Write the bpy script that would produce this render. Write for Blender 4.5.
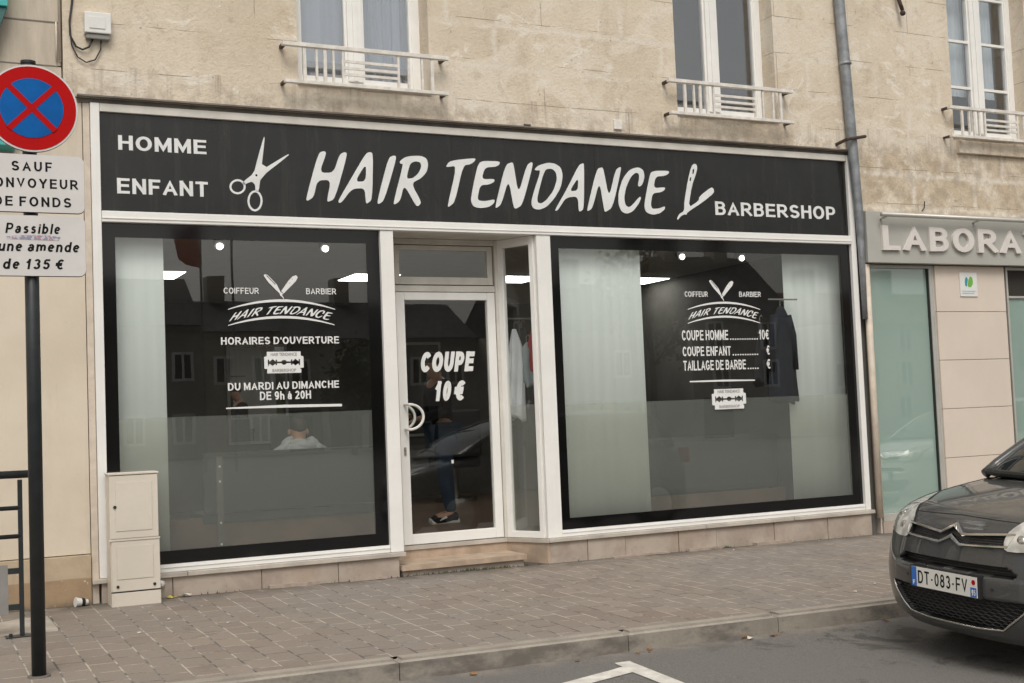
import bpy, bmesh, math, random
from mathutils import Vector, Matrix
random.seed(7)
R = math.radians
for o in list(bpy.data.objects): bpy.data.objects.remove(o)
scn = bpy.context.scene
col = scn.collection

# ------------------------------------------------------------------ camera
YAW, PITCH, ROLL = 0.4553328, 0.0589216, -0.0405601
fw = Vector((math.sin(YAW)*math.cos(PITCH), math.cos(YAW)*math.cos(PITCH), math.sin(PITCH)))
rt = Vector((math.cos(YAW), -math.sin(YAW), 0)); up = rt.cross(fw)
rt2 = rt*math.cos(ROLL) + up*math.sin(ROLL); up2 = -rt*math.sin(ROLL) + up*math.cos(ROLL)
cd = bpy.data.cameras.new('camera'); cam = bpy.data.objects.new('camera', cd); col.objects.link(cam)
cam.matrix_world = Matrix(((rt2.x, up2.x, -fw.x, 0), (rt2.y, up2.y, -fw.y, -9.7), (rt2.z, up2.z, -fw.z, 1.2337), (0, 0, 0, 1)))
cd.sensor_width = 36; cd.lens = 36*1255/1024; cd.clip_start = .05; cd.clip_end = 1500
scn.camera = cam

# ------------------------------------------------------------------ light
SUN_EL, SUN_AZ = 52, 200        # azimuth the light comes from, clockwise from +y
w = bpy.data.worlds.new('World'); scn.world = w; w.use_nodes = True
nt = w.node_tree; nt.nodes.clear()
sky = nt.nodes.new('ShaderNodeTexSky'); sky.sky_type = 'NISHITA'; sky.sun_disc = False
sky.sun_elevation = R(SUN_EL); sky.sun_rotation = R(SUN_AZ); sky.air_density = 1.2; sky.dust_density = 4.0; sky.ozone_density = 1.0
hs = nt.nodes.new('ShaderNodeHueSaturation'); hs.inputs['Saturation'].default_value = .18
mx = nt.nodes.new('ShaderNodeMix'); mx.data_type = 'RGBA'; mx.blend_type = 'MULTIPLY'; mx.inputs[0].default_value = 1
mx.inputs[7].default_value = (1.0, .975, .93, 1)
bg = nt.nodes.new('ShaderNodeBackground'); bg.inputs[1].default_value = .12
ow = nt.nodes.new('ShaderNodeOutputWorld')
nt.links.new(sky.outputs[0], hs.inputs['Color']); nt.links.new(hs.outputs[0], mx.inputs[6])
nt.links.new(mx.outputs[2], bg.inputs[0]); nt.links.new(bg.outputs[0], ow.inputs[0])
sd = bpy.data.lights.new('sun', 'SUN'); sd.energy = 1.0; sd.angle = R(25); sd.color = (1, .96, .9)
so = bpy.data.objects.new('sun', sd); col.objects.link(so)
so.location = (0, -5, 20)
d = Vector((math.sin(R(SUN_AZ))*math.cos(R(SUN_EL)), math.cos(R(SUN_AZ))*math.cos(R(SUN_EL)), math.sin(R(SUN_EL))))
so.rotation_euler = (-d).to_track_quat('-Z', 'Y').to_euler()
scn.view_settings.view_transform = 'Standard'; scn.view_settings.look = 'None'
scn.view_settings.gamma = 1; scn.view_settings.use_curve_mapping = False
scn.view_settings.exposure = 0.27
scn.render.engine = 'CYCLES'
scn.cycles.max_bounces = 8; scn.cycles.transparent_max_bounces = 24

# ------------------------------------------------------------------ materials
class M:
    """small node-graph helper"""
    def __init__(s, name):
        s.m = bpy.data.materials.new(name); s.m.use_nodes = True; s.t = s.m.node_tree; s.t.nodes.clear()
        s.out = s.t.nodes.new('ShaderNodeOutputMaterial')
    def n(s, typ, ins=None, **kw):
        nd = s.t.nodes.new('ShaderNode'+typ)
        for k, v in kw.items(): setattr(nd, k, v)
        for k, v in (ins or {}).items():
            if isinstance(v, bpy.types.NodeSocket): s.t.links.new(v, nd.inputs[k])
            else: nd.inputs[k].default_value = v
        return nd
    def pos(s, sc=(1, 1, 1), obj=False):
        src = s.n('TexCoord').outputs['Object'] if obj else s.n('NewGeometry').outputs['Position']
        if sc == (1, 1, 1): return src
        return s.n('VectorMath', {0: src, 1: sc}, operation='MULTIPLY').outputs[0]
    def noise(s, vec, scale, detail=4, rough=.55, dist=0):
        return s.n('TexNoise', {'Vector': vec, 'Scale': scale, 'Detail': detail, 'Roughness': rough, 'Distortion': dist}).outputs[0]
    def ramp(s, f, a, b, c0=0., c1=1.):
        return s.n('MapRange', {0: f, 1: a, 2: b, 3: c0, 4: c1}, interpolation_type='SMOOTHSTEP').outputs[0]
    def mix(s, f, a, b, mode='MIX'):
        a = a if isinstance(a, bpy.types.NodeSocket) else (*a[:3], 1); b = b if isinstance(b, bpy.types.NodeSocket) else (*b[:3], 1)
        return s.n('Mix', {0: f, 6: a, 7: b}, data_type='RGBA', blend_type=mode).outputs[2]
    def math(s, op, a, b=0.): return s.n('Math', {0: a, 1: b}, operation=op).outputs[0]
    def bump(s, h, st=.3, dist=.01): return s.n('Bump', {'Height': h, 'Strength': st, 'Distance': dist}).outputs[0]
    def done(s, color, rough=.6, normal=None, **kw):
        ins = {'Base Color': color if isinstance(color, bpy.types.NodeSocket) else (*color[:3], 1), 'Roughness': rough}
        for k, v in kw.items(): ins[k.replace('_', ' ')] = v
        if normal: ins['Normal'] = normal
        p = s.n('BsdfPrincipled', ins); s.t.links.new(p.outputs[0], s.out.inputs[0]); return s.m

def plain(name, c, rough=.5, var=.12, scale=6., obj=True, bump=0., **kw):
    m = M(name); p = m.pos(obj=obj)
    f = m.noise(p, scale, 5)
    f2 = m.noise(p, scale*9, 3)
    c0 = tuple(x*(1-var) for x in c); c1 = tuple(min(1, x*(1+var)) for x in c)
    cc = m.mix(m.ramp(f, .3, .7), c0, c1); cc = m.mix(m.ramp(f2, .3, .8, 0, .35), cc, c0)
    nrm = m.bump(f2, bump, .004) if bump else None
    return m.done(cc, rough, nrm, **kw)

def stone_mat(name):
    m = M(name); p = m.pos(); sx = m.n('SeparateXYZ', {0: p}); X_, Z_ = sx.outputs[0], sx.outputs[2]
    warp = m.n('TexNoise', {'Vector': p, 'Scale': 2.6, 'Detail': 6, 'Roughness': .6}).outputs[1]
    xz = m.n('CombineXYZ', {0: X_, 1: Z_}).outputs[0]
    def warped(k): return m.n('VectorMath', {0: xz, 1: m.n('VectorMath', {0: warp, 1: (k, k, k)}, operation='MULTIPLY').outputs[0]}, operation='ADD').outputs[0]
    n1 = m.noise(p, .7, 7, .6); n2 = m.noise(p, 2.4, 9, .66, .6); n3 = m.noise(p, 48, 4, .6)
    st = m.noise(m.pos((3.4, 3.4, .45)), 1.3, 7, .68); n4 = m.noise(m.pos((1, 1, 1.5)), .95, 7, .66, .9); n5 = m.noise(p, 9, 7, .68)
    base = m.mix(m.ramp(n1, .36, .64), (.60, .51, .395), (.685, .60, .485))
    base = m.mix(m.ramp(n2, .50, .70, 0, .55), base, (.50, .40, .285))
    base = m.mix(m.ramp(st, .52, .74, 0, .5), base, (.45, .37, .285))
    base = m.mix(m.ramp(n4, .535, .575, 0, .72), base, (.70, .63, .525))      # smeared lime repairs
    base = m.mix(m.ramp(m.noise(m.pos((1, 1, 1.3)), 1.8, 8, .7, 1.2), .585, .62, 0, .7), base, (.76, .71, .62))
    br = m.n('TexBrick', {'Vector': warped(.12), 'Scale': 1., 'Mortar Size': .045, 'Mortar Smooth': 1., 'Brick Width': .86, 'Row Height': .36})
    # rows of browner blocks with wide pale joints low on the right hand house
    low = m.math('MULTIPLY', m.ramp(X_, 8.6, 8.8), m.ramp(m.math('ADD', Z_, m.math('MULTIPLY', n2, .5)), 3.95, 4.15, 1, 0))
    blot = m.math('MULTIPLY', low, m.ramp(m.noise(p, 3.0, 8, .7), .40, .56))
    base = m.mix(m.math('MULTIPLY', blot, .65), base, (.47, .365, .245))
    jm0 = m.math('MULTIPLY', br.outputs[1], m.math('MAXIMUM', m.math('MULTIPLY', low, .9), m.ramp(m.noise(p, .8, 5, .6), .47, .58, 0, .75)))
    base = m.mix(jm0, base, (.71, .65, .555))
    jt = m.n('TexBrick', {'Vector': warped(.016), 'Scale': 1., 'Mortar Size': .0032, 'Mortar Smooth': .3, 'Brick Width': 1.72, 'Row Height': .36})
    jm = m.math('MULTIPLY', jt.outputs[1], m.ramp(m.noise(p, 1.9, 5), .48, .56, 0, .75))
    base = m.mix(jm, base, (.19, .15, .11))
    base = m.mix(m.ramp(n5, .54, .74, 0, .5), base, (.42, .335, .245))
    base = m.mix(m.ramp(n3, .42, .85, 0, .25), base, (.38, .31, .23))
    base = m.mix(m.ramp(m.noise(p, 24, 4, .55), .68, .74, 0, .5), base, (.20, .16, .115))
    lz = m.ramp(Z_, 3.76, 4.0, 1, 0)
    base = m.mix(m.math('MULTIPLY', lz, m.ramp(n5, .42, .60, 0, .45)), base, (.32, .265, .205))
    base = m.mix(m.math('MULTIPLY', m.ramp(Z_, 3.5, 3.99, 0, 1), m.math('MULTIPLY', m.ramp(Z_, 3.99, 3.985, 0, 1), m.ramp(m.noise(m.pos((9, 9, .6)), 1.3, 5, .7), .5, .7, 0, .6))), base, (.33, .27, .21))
    h = m.math('ADD', n3, m.math('MULTIPLY', n2, 2.)); h = m.math('SUBTRACT', h, m.math('MULTIPLY', jm, 2.)); h = m.math('ADD', h, m.math('MULTIPLY', n4, 1.5))
    return m.done(base, .9, m.bump(h, .5, .012))

def painted_wall():
    m = M('left_wall_paint'); p = m.pos(); z = m.n('SeparateXYZ', {0: p}).outputs[2]
    n1 = m.noise(p, .9, 6, .6); n2 = m.noise(m.pos((6, 6, .8)), 1.1, 6, .7); n3 = m.noise(p, 30, 4)
    c = m.mix(m.ramp(n1, .35, .65), (.60, .52, .415), (.68, .60, .49))
    c = m.mix(m.ramp(n2, .55, .8, 0, .5), c, (.45, .38, .30))
    c = m.mix(m.math('MULTIPLY', m.ramp(z, 2.6, 4.2), m.ramp(n2, .35, .65, .2, .75)), c, (.40, .345, .28))
    c = m.mix(m.math('MULTIPLY', m.ramp(z, .0, 1.3, 1, 0), m.ramp(n2, .45, .7, 0, .5)), c, (.36, .30, .23))
    c = m.mix(m.ramp(m.noise(p, 14, 5, .7), .66, .74, 0, .5), c, (.28, .23, .18))
    return m.done(c, .85, m.bump(n3, .25, .005))

def tan_plinth():
    m = M('tan_plinth'); p = m.pos(); z = m.n('SeparateXYZ', {0: p}).outputs[2]
    n = m.noise(p, 5, 7, .65); n2 = m.noise(p, 22, 5, .6)
    top = m.mix(m.ramp(n, .35, .7), (.50, .40, .28), (.42, .33, .23))
    low = m.mix(m.ramp(n, .35, .7), (.38, .27, .165), (.30, .21, .135))
    c = m.mix(m.ramp(m.math('ADD', z, m.math('MULTIPLY', n, .03)), .19, .20), low, top)
    c = m.mix(m.ramp(n2, .66, .72), c, (.58, .50, .42))
    c = m.mix(m.ramp(m.math('ADD', z, m.math('MULTIPLY', n2, .08)), .0, .09, .8, 0), c, (.14, .11, .08))
    return m.done(c, .85, m.bump(n2, .4, .01))

def base_stone():
    m = M('pink_base_stone'); p = m.pos(obj=True); n = m.noise(p, 3.2, 7, .65, .5); n2 = m.noise(p, 26, 5)
    g = m.pos(); z = m.n('SeparateXYZ', {0: g}).outputs[2]
    c = m.mix(m.ramp(n, .3, .7), (.31, .25, .205), (.43, .365, .305))
    c = m.mix(m.ramp(m.noise(p, 1.1, 4), .55, .7, 0, .5), c, (.34, .245, .18))
    c = m.mix(m.ramp(n2, .55, .8, 0, .5), c, (.24, .18, .145))
    return m.done(c, .75, m.bump(n2, .3, .006))

def paver():
    m = M('clay_pavers'); p = m.pos(); s = m.n('SeparateXYZ', {0: p})
    wn = m.n('TexNoise', {'Vector': p, 'Scale': 1.3, 'Detail': 3}).outputs[1]
    v0 = m.n('CombineXYZ', {0: s.outputs[1], 1: s.outputs[0]}).outputs[0]
    v = m.n('VectorMath', {0: v0, 1: m.n('VectorMath', {0: wn, 1: (.03, .022, 0)}, operation='MULTIPLY').outputs[0]}, operation='ADD').outputs[0]
    kw = {'Vector': v, 'Scale': 1., 'Brick Width': .24, 'Row Height': .155, 'Mortar Smooth': .4}
    br = m.n('TexBrick', {**kw, 'Mortar Size': .0065, 'Color1': (.215, .170, .137, 1), 'Color2': (.29, .238, .196, 1), 'Mortar': (.2, .2, .2, 1)})
    c = m.mix(m.ramp(m.noise(p, 1.0, 6, .6), .38, .62, 0, .75), br.outputs[0], (.25, .217, .184))
    c = m.mix(m.ramp(m.noise(p, .45, 4), .45, .65, 0, .5), c, (.235, .21, .19))
    jn = m.noise(p, 4.5, 5, .7)
    c = m.mix(m.math('MULTIPLY', br.outputs[1], m.ramp(jn, .46, .58, 0, .9)), c, (.50, .44, .37))
    c = m.mix(m.math('MULTIPLY', br.outputs[1], m.ramp(jn, .50, .40, 0, .85)), c, (.075, .062, .05))
    g = m.noise(p, 60, 5, .7); c = m.mix(m.ramp(g, .5, .8, 0, .6), c, (.12, .10, .085))
    sp = m.noise(m.pos((1.0, 1.6, 1)), 16, 4, .7)
    c = m.mix(m.ramp(sp, .665, .70, 0, .65), c, (.40, .355, .31))
    c = m.mix(m.ramp(m.noise(p, 7, 6, .7), .64, .74, 0, .55), c, (.09, .08, .07))
    # grime in the corner with the wall, plus a painted contact shadow line
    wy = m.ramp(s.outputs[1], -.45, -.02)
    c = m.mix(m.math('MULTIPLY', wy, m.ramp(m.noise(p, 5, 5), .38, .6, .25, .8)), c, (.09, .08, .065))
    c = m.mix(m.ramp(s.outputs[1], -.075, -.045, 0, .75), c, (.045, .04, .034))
    c = m.mix(m.ramp(m.noise(p, 2.3, 7, .7, .5), .60, .68, 0, .5), c, (.12, .105, .09))
    h = m.math('ADD', m.math('MULTIPLY', br.outputs[1], -1.5), g)
    return m.done(c, .82, m.bump(h, .5, .006))

def asphalt():
    m = M('asphalt'); p = m.pos(); s = m.n('SeparateXYZ', {0: p})
    a = m.n('TexVoronoi', {'Vector': p, 'Scale': 75}).outputs[0]
    c = m.mix(m.ramp(a, 0, .8), (.20, .187, .174), (.125, .118, .11))
    c = m.mix(m.ramp(m.noise(p, 90, 3, .8), .56, .72, 0, .8), c, (.30, .285, .265))
    c = m.mix(m.ramp(m.noise(p, .8, 6, .6), .4, .65, 0, .6), c, (.15, .143, .135))
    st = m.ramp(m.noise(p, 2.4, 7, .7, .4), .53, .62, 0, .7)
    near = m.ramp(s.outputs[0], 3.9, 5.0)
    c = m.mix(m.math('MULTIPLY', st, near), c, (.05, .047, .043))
    c = m.mix(m.math('MULTIPLY', m.ramp(s.outputs[1], -3.32, -3.12), m.ramp(m.noise(p, 6, 5), .4, .65, .1, .6)), c, (.27, .24, .20))
    return m.done(c, .85, m.bump(m.math('ADD', a, m.noise(p, 140, 2)), .5, .006))

def kerbm():
    m = M('kerb_stone'); p = m.pos(); n = m.noise(p, 4, 7, .65); s = m.n('SeparateXYZ', {0: p})
    c = m.mix(m.ramp(n, .32, .68), (.36, .325, .275), (.27, .24, .205))
    hz = m.math('SUBTRACT', s.outputs[2], m.math('ADD', m.math('MULTIPLY', s.outputs[0], -.00938), -.062))
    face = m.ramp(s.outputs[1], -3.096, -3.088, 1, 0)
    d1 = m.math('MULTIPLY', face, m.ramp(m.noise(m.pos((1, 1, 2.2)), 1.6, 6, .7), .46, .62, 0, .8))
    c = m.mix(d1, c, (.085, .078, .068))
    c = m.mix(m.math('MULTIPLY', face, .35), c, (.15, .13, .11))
    c = m.mix(m.ramp(m.noise(p, 50, 4, .7), .5, .8, 0, .5), c, (.13, .115, .1))
    return m.done(c, .85, m.bump(m.noise(p, 35, 5), .4, .008))

def glass_mat(name='glass', refl=.058, tint=(.98, .99, .98)):
    m = M(name)
    f = m.n('LayerWeight', {'Blend': .5}).outputs['Facing']
    fac = m.math('ADD', m.math('MULTIPLY', m.math('POWER', f, 5.), .75), refl)
    g = m.n('BsdfGlossy', {'Color': (1, 1, 1, 1), 'Roughness': .0})
    t = m.n('BsdfTransparent', {'Color': (*tint, 1)})
    wob = m.bump(m.noise(m.pos(), 1.1, 2), .05, .01)
    m.t.links.new(wob, g.inputs['Normal'])
    mix = m.n('MixShader', {0: fac, 1: t.outputs[0], 2: g.outputs[0]})
    m.t.links.new(mix.outputs[0], m.out.inputs[0]); return m.m

def frost_mat():
    m = M('frosted_film')
    dd = m.n('BsdfDiffuse', {'Color': (.60, .62, .61, 1)}); tl = m.n('BsdfTranslucent', {'Color': (.75, .75, .73, 1)})
    a = m.n('MixShader', {0: .45, 1: dd.outputs[0], 2: tl.outputs[0]})
    tr = m.n('BsdfTransparent', {'Color': (.97, .97, .95, 1)})
    c = m.n('MixShader', {0: .16, 1: tr.outputs[0], 2: a.outputs[0]})
    m.t.links.new(c.outputs[0], m.out.inputs[0]); return m.m

def emis(name, c, s):
    m = M(name); e = m.n('Emission', {0: (*c, 1), 1: s}); m.t.links.new(e.outputs[0], m.out.inputs[0]); return m.m

def fabric(name, c, scale=40):
    m = M(name); p = m.pos(obj=True); n = m.noise(p, scale, 4); n2 = m.noise(p, 2.5, 4)
    cc = m.mix(m.ramp(n2, .3, .7), tuple(x*.8 for x in c), c)
    return m.done(cc, .9, m.bump(n, .3, .004))

def carpaint(name, c, metal=.4):
    m = M(name); p = m.pos(obj=True); fl = m.n('TexVoronoi', {'Vector': p, 'Scale': 900}).outputs[1]
    dirt = m.noise(p, 3.5, 7, .65)
    cc = m.mix(.15, c, m.mix(.5, c, fl), 'MIX')
    cc = m.mix(m.ramp(dirt, .5, .75, 0, .25), cc, (.13, .12, .105))
    rr = m.ramp(dirt, .4, .75, .28, .5)
    return m.done(cc, .38, None, Metallic=metal, Specular_IOR_Level=.1, Coat_Weight=.8, Coat_Roughness=.015)

MT = dict(
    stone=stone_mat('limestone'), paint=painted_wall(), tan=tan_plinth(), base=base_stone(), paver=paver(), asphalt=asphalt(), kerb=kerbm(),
    frame=plain('white_lacquered_frame', (.79, .78, .75), .42, .04, 2.5, False),
    frame_dirty=plain('worn_white_frame', (.60, .575, .52), .5, .10, 5, False),
    pvc=plain('white_plastic_frame', (.80, .79, .76), .4, .04),
    board=plain('black_sign_board', (.013, .013, .012), .22, .2, 1.2, False, Specular_IOR_Level=.5),
    letter=plain('white_letters', (.72, .73, .72), .45, .06), vinyl=plain('white_vinyl', (.74, .745, .73), .5, .03),
    blackfilm=plain('black_window_film', (.006, .006, .006), .06, .1, 2),
    sill=plain('grey_sill_stone', (.47, .425, .37), .75, .16, 5, False, .3),
    stepm=plain('worn_step_stone', (.40, .305, .225), .7, .22, 6, False, .3),
    ledge=plain('shadowed_lead_ledge', (.16, .14, .12), .7, .3, 5),
    glass=glass_mat(), frost=frost_mat(), upglass=glass_mat('window_glass', .14, (.9, .92, .95)),
    zinc=plain('zinc_pipe', (.25, .265, .28), .5, .3, 7, False, .1, Metallic=.3), iron=plain('rusty_iron', (.06, .04, .03), .8, .3, 30),
    beigepipe=plain('beige_pipe', (.60, .52, .43), .6, .12, 8), rail=plain('painted_railing', (.70, .665, .61), .55, .14, 14),
    cream=plain('cream_cladding', (.64, .555, .475), .6, .04, 1.5, False), labpanel=plain('grey_sign_fascia', (.40, .395, .36), .45, .05, 2),
    lablet=plain('pale_raised_letters', (.66, .62, .585), .45, .04), alu=plain('aluminium', (.50, .49, .45), .4, .08, 4, Metallic=.3),
    teal=None, dark=plain('dark_interior', (.10, .095, .085), .8, .25, 1.5), darkred=plain('brown_wood', (.10, .055, .035), .5, .3, 4),
    woodfloor=None, cabinet=plain('beige_cabinet', (.66, .60, .515), .55, .05, 3, True, .05), darkline=plain('dark_gap', (.03, .027, .023), .9, .1),
    white=plain('white_plastic', (.72, .71, .68), .4, .05), cable=plain('black_cable', (.02, .02, .02), .5, .1),
    red=plain('red_sign_face', (.42, .006, .006), .5, .04, Specular_IOR_Level=.08), blue=plain('blue_sign_face', (.006, .10, .34), .5, .12, 5, Specular_IOR_Level=.08), signw=plain('pale_sign_face', (.62, .60, .585), .4, .04),
    signink=plain('black_sign_ink', (.012, .012, .012), .6, .1, Specular_IOR_Level=.1), pole=plain('dark_painted_steel', (.025, .03, .032), .4, .2, 12, Metallic=.2),
    greypanel=plain('grey_panel', (.24, .235, .22), .6, .1), chrome=plain('chrome', (.62, .61, .58), .16, .05, 5, Metallic=1.0),
    blackplastic=plain('black_plastic', (.016, .016, .016), .5, .2, 20), tyre=plain('tyre_rubber', (.02, .02, .02), .85, .2, 30),
    mirror=plain("mirror_silver", (.7,.7,.7), .02, .02, 4, Metallic=1.0), darkglass=plain('car_glass', (.012, .016, .016), .04, .05), rim=plain('alloy_rim', (.45, .45, .46), .3, .05, 4, Metallic=.8),
    lampglass=None, plate=plain('number_plate_white', (.76, .745, .70), .35, .03), plateblue=plain('plate_blue', (.03, .15, .52), .35, .05),
    jeans=fabric('blue_denim', (.035, .06, .10), 90), hoodie=fabric('grey_hoodie_cloth', (.40, .42, .43)), blackcloth=fabric('black_cloth', (.02, .02, .024)),
    navy=fabric('navy_cloth', (.012, .014, .022)), whitecloth=fabric('white_cloth', (.80, .82, .88)), redcloth=fabric('red_cloth', (.40, .03, .035)), palecloth=fabric('pale_blue_cloth', (.33, .38, .41)),
    skin=plain('skin', (.48, .27, .18), .5, .1, 8), hair=plain('dark_hair', (.035, .024, .018), .7, .3, 60), benchm=plain('dark_grey_bench', (.022, .024, .024), .6, .15, 3),
    curtain=None, marking=plain('white_road_paint', (.62, .60, .55), .8, .2, 9, False, .3), leaf=None, roof=plain('slate_roof', (.07, .07, .075), .7, .3, 1.2), tile=plain('tile_roof', (.16, .09, .065), .8, .25, 1.5),
    render1=plain('cream_render', (.46, .41, .33), .85, .12, .5), render2=plain('grey_render', (.36, .34, .31), .85, .12, .5), render3=plain('white_render', (.60, .57, .51), .85, .1, .5),
    bark=plain('bark', (.07, .055, .04), .9, .3, 9), flagred=fabric('red_flag_cloth', (.45, .03, .03)),
    wrapper=plain('yellow_wrapper', (.6, .5, .08), .4, .3, 40), paperm=plain('paper_litter', (.62, .58, .5), .8, .1, 20), dryleaf=plain('dry_leaf', (.30, .15, .06), .8, .3, 40),
    lightpanel=emis('led_panel', (1., .98, .93), 6.5), spot=emis('spot_bulb', (1., .97, .9), 7.),
    green=plain('green_ink', (.16, .42, .06), .5, .1), bluegreen=plain('teal_ink', (.03, .28, .36), .5, .1), palegreen=plain('pale_teal_ink', (.35, .58, .60), .5, .1),
    tealsign=plain('teal_enamel', (.05, .40, .38), .4, .08), tealdark=plain('dark_teal_canvas', (.035, .12, .115), .6, .15), interiorw=plain('pale_interior_paint', (.36, .36, .33), .8, .05),
)
m = M('black_sign_board'); p = m.pos(); ds = m.noise(m.pos((7, 7, .5)), 1.2, 7, .7); dn = m.noise(p, 3.0, 7, .7)
cc = m.mix(m.ramp(ds, .48, .75, 0, .30), (.011, .011, .010), (.075, .07, .06)); cc = m.mix(m.ramp(dn, .55, .8, 0, .35), cc, (.05, .047, .04))
MT['board'] = m.done(cc, m.ramp(dn, .35, .7, .12, .30), m.bump(m.noise(m.pos((1, 1, 2)), .9, 2), .08, .02))
m = M('teal_window_film'); p = m.pos(); cc = m.mix(m.ramp(m.noise(p, .7, 3), .3, .7), (.27, .375, .33), (.30, .40, .355))
MT['teal'] = m.done(cc, .5, None, Coat_Weight=1.0, Coat_Roughness=.012, Coat_IOR=2.3)
m = M('wood_floor'); p = m.pos(); s_ = m.n('SeparateXYZ', {0: p}); br = m.n('TexBrick', {'Vector': p, 'Scale': 1., 'Brick Width': 1.2, 'Row Height': .14, 'Mortar Size': .003, 'Color1': (.22, .15, .105, 1), 'Color2': (.15, .10, .07, 1), 'Mortar': (.04, .03, .02, 1)})
MT['woodfloor'] = m.done(m.mix(m.ramp(m.noise(m.pos((1, 12, 1)), 5, 5), .4, .7, 0, .4), br.outputs[0], (.10, .07, .05)), .35)
m = M('white_blind'); p = m.pos(); sxx = m.n('SeparateXYZ', {0: p}); pl = m.noise(m.pos((9, 9, .25)), 1.6, 5, .6)
cl = m.mix(m.ramp(pl, .3, .7), (.81, .87, .87), (.86, .91, .90))
MT['curtain'] = m.done(cl, .85, m.bump(pl, .15, .02), Transmission_Weight=0.0)
m = M('net_curtain'); p = m.pos(); pl = m.noise(m.pos((7, 7, .12)), 2.6, 5, .6)
dfu = m.n('BsdfDiffuse', {0: m.mix(m.ramp(pl, .3, .7), (.42, .44, .47), (.52, .545, .57))}); trn = m.n('BsdfTransparent', {0: (1, 1, 1, 1)})
mm = m.n('MixShader', {0: .8, 1: trn.outputs[0], 2: dfu.outputs[0]}); m.t.links.new(mm.outputs[0], m.out.inputs[0]); MT['net'] = m.m
m = M('voile'); p = m.pos(); pl = m.noise(m.pos((7, 7, .12)), 2.2, 4, .6)
MT['voile'] = m.done(m.mix(m.ramp(pl, .3, .7), (.58, .62, .60), (.76, .78, .75)), .9)
m = M('headlamp_lens'); p = m.pos(obj=True); vv = m.n('TexVoronoi', {'Vector': m.pos((1, 1, .6), True), 'Scale': 16, 'Smoothness': .6}, feature='SMOOTH_F1').outputs[0]
MT['lampglass'] = m.done(m.mix(m.ramp(vv, .1, .7), (.74, .72, .67), (.42, .41, .39)), .18, m.bump(vv, .5, .02), Metallic=.25, Coat_Weight=1.0, Coat_Roughness=.03)
m = M('foliage'); p = m.pos(); MT['leaf'] = m.done(m.mix(m.ramp(m.noise(p, 1.2, 4), .35, .65), (.035, .055, .02), (.085, .11, .04)), .7)

# ------------------------------------------------------------------ builders
ORG = {}
def tag(o, label=None, cat=None, group=None, kind=None):
    if label: o['label'] = label
    if cat: o['category'] = cat
    if group: o['group'] = group
    if kind: o['kind'] = kind
    return o
def thing(name, loc, label, cat, group=None, rot=None):
    o = bpy.data.objects.new(name, None); col.objects.link(o); o.location = loc; o.empty_display_size = .1
    ORG[o.name] = Vector(loc) if rot is None else Vector((0, 0, 0))
    if rot: o.rotation_euler = rot
    return tag(o, label, cat, group)
def link(name, me, mat, parent=None, org=None, smooth=False):
    """me is in world coordinates (or in its thing's frame when that thing is turned)"""
    if parent is not None: og = ORG[parent.name]
    else: og = Vector(org) if org is not None else Vector((0, 0, 0))
    me.transform(Matrix.Translation(-og))
    me.name = name
    if mat is not None and len(me.materials) == 0:
        for q in (mat if isinstance(mat, (list, tuple)) else [mat]): me.materials.append(MT[q] if isinstance(q, str) else q)
    if smooth:
        for f in me.polygons: f.use_smooth = True
    o = bpy.data.objects.new(name, me); col.objects.link(o); ORG[o.name] = og
    if parent is not None: o.parent = parent
    else: o.location = og
    return o
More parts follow.
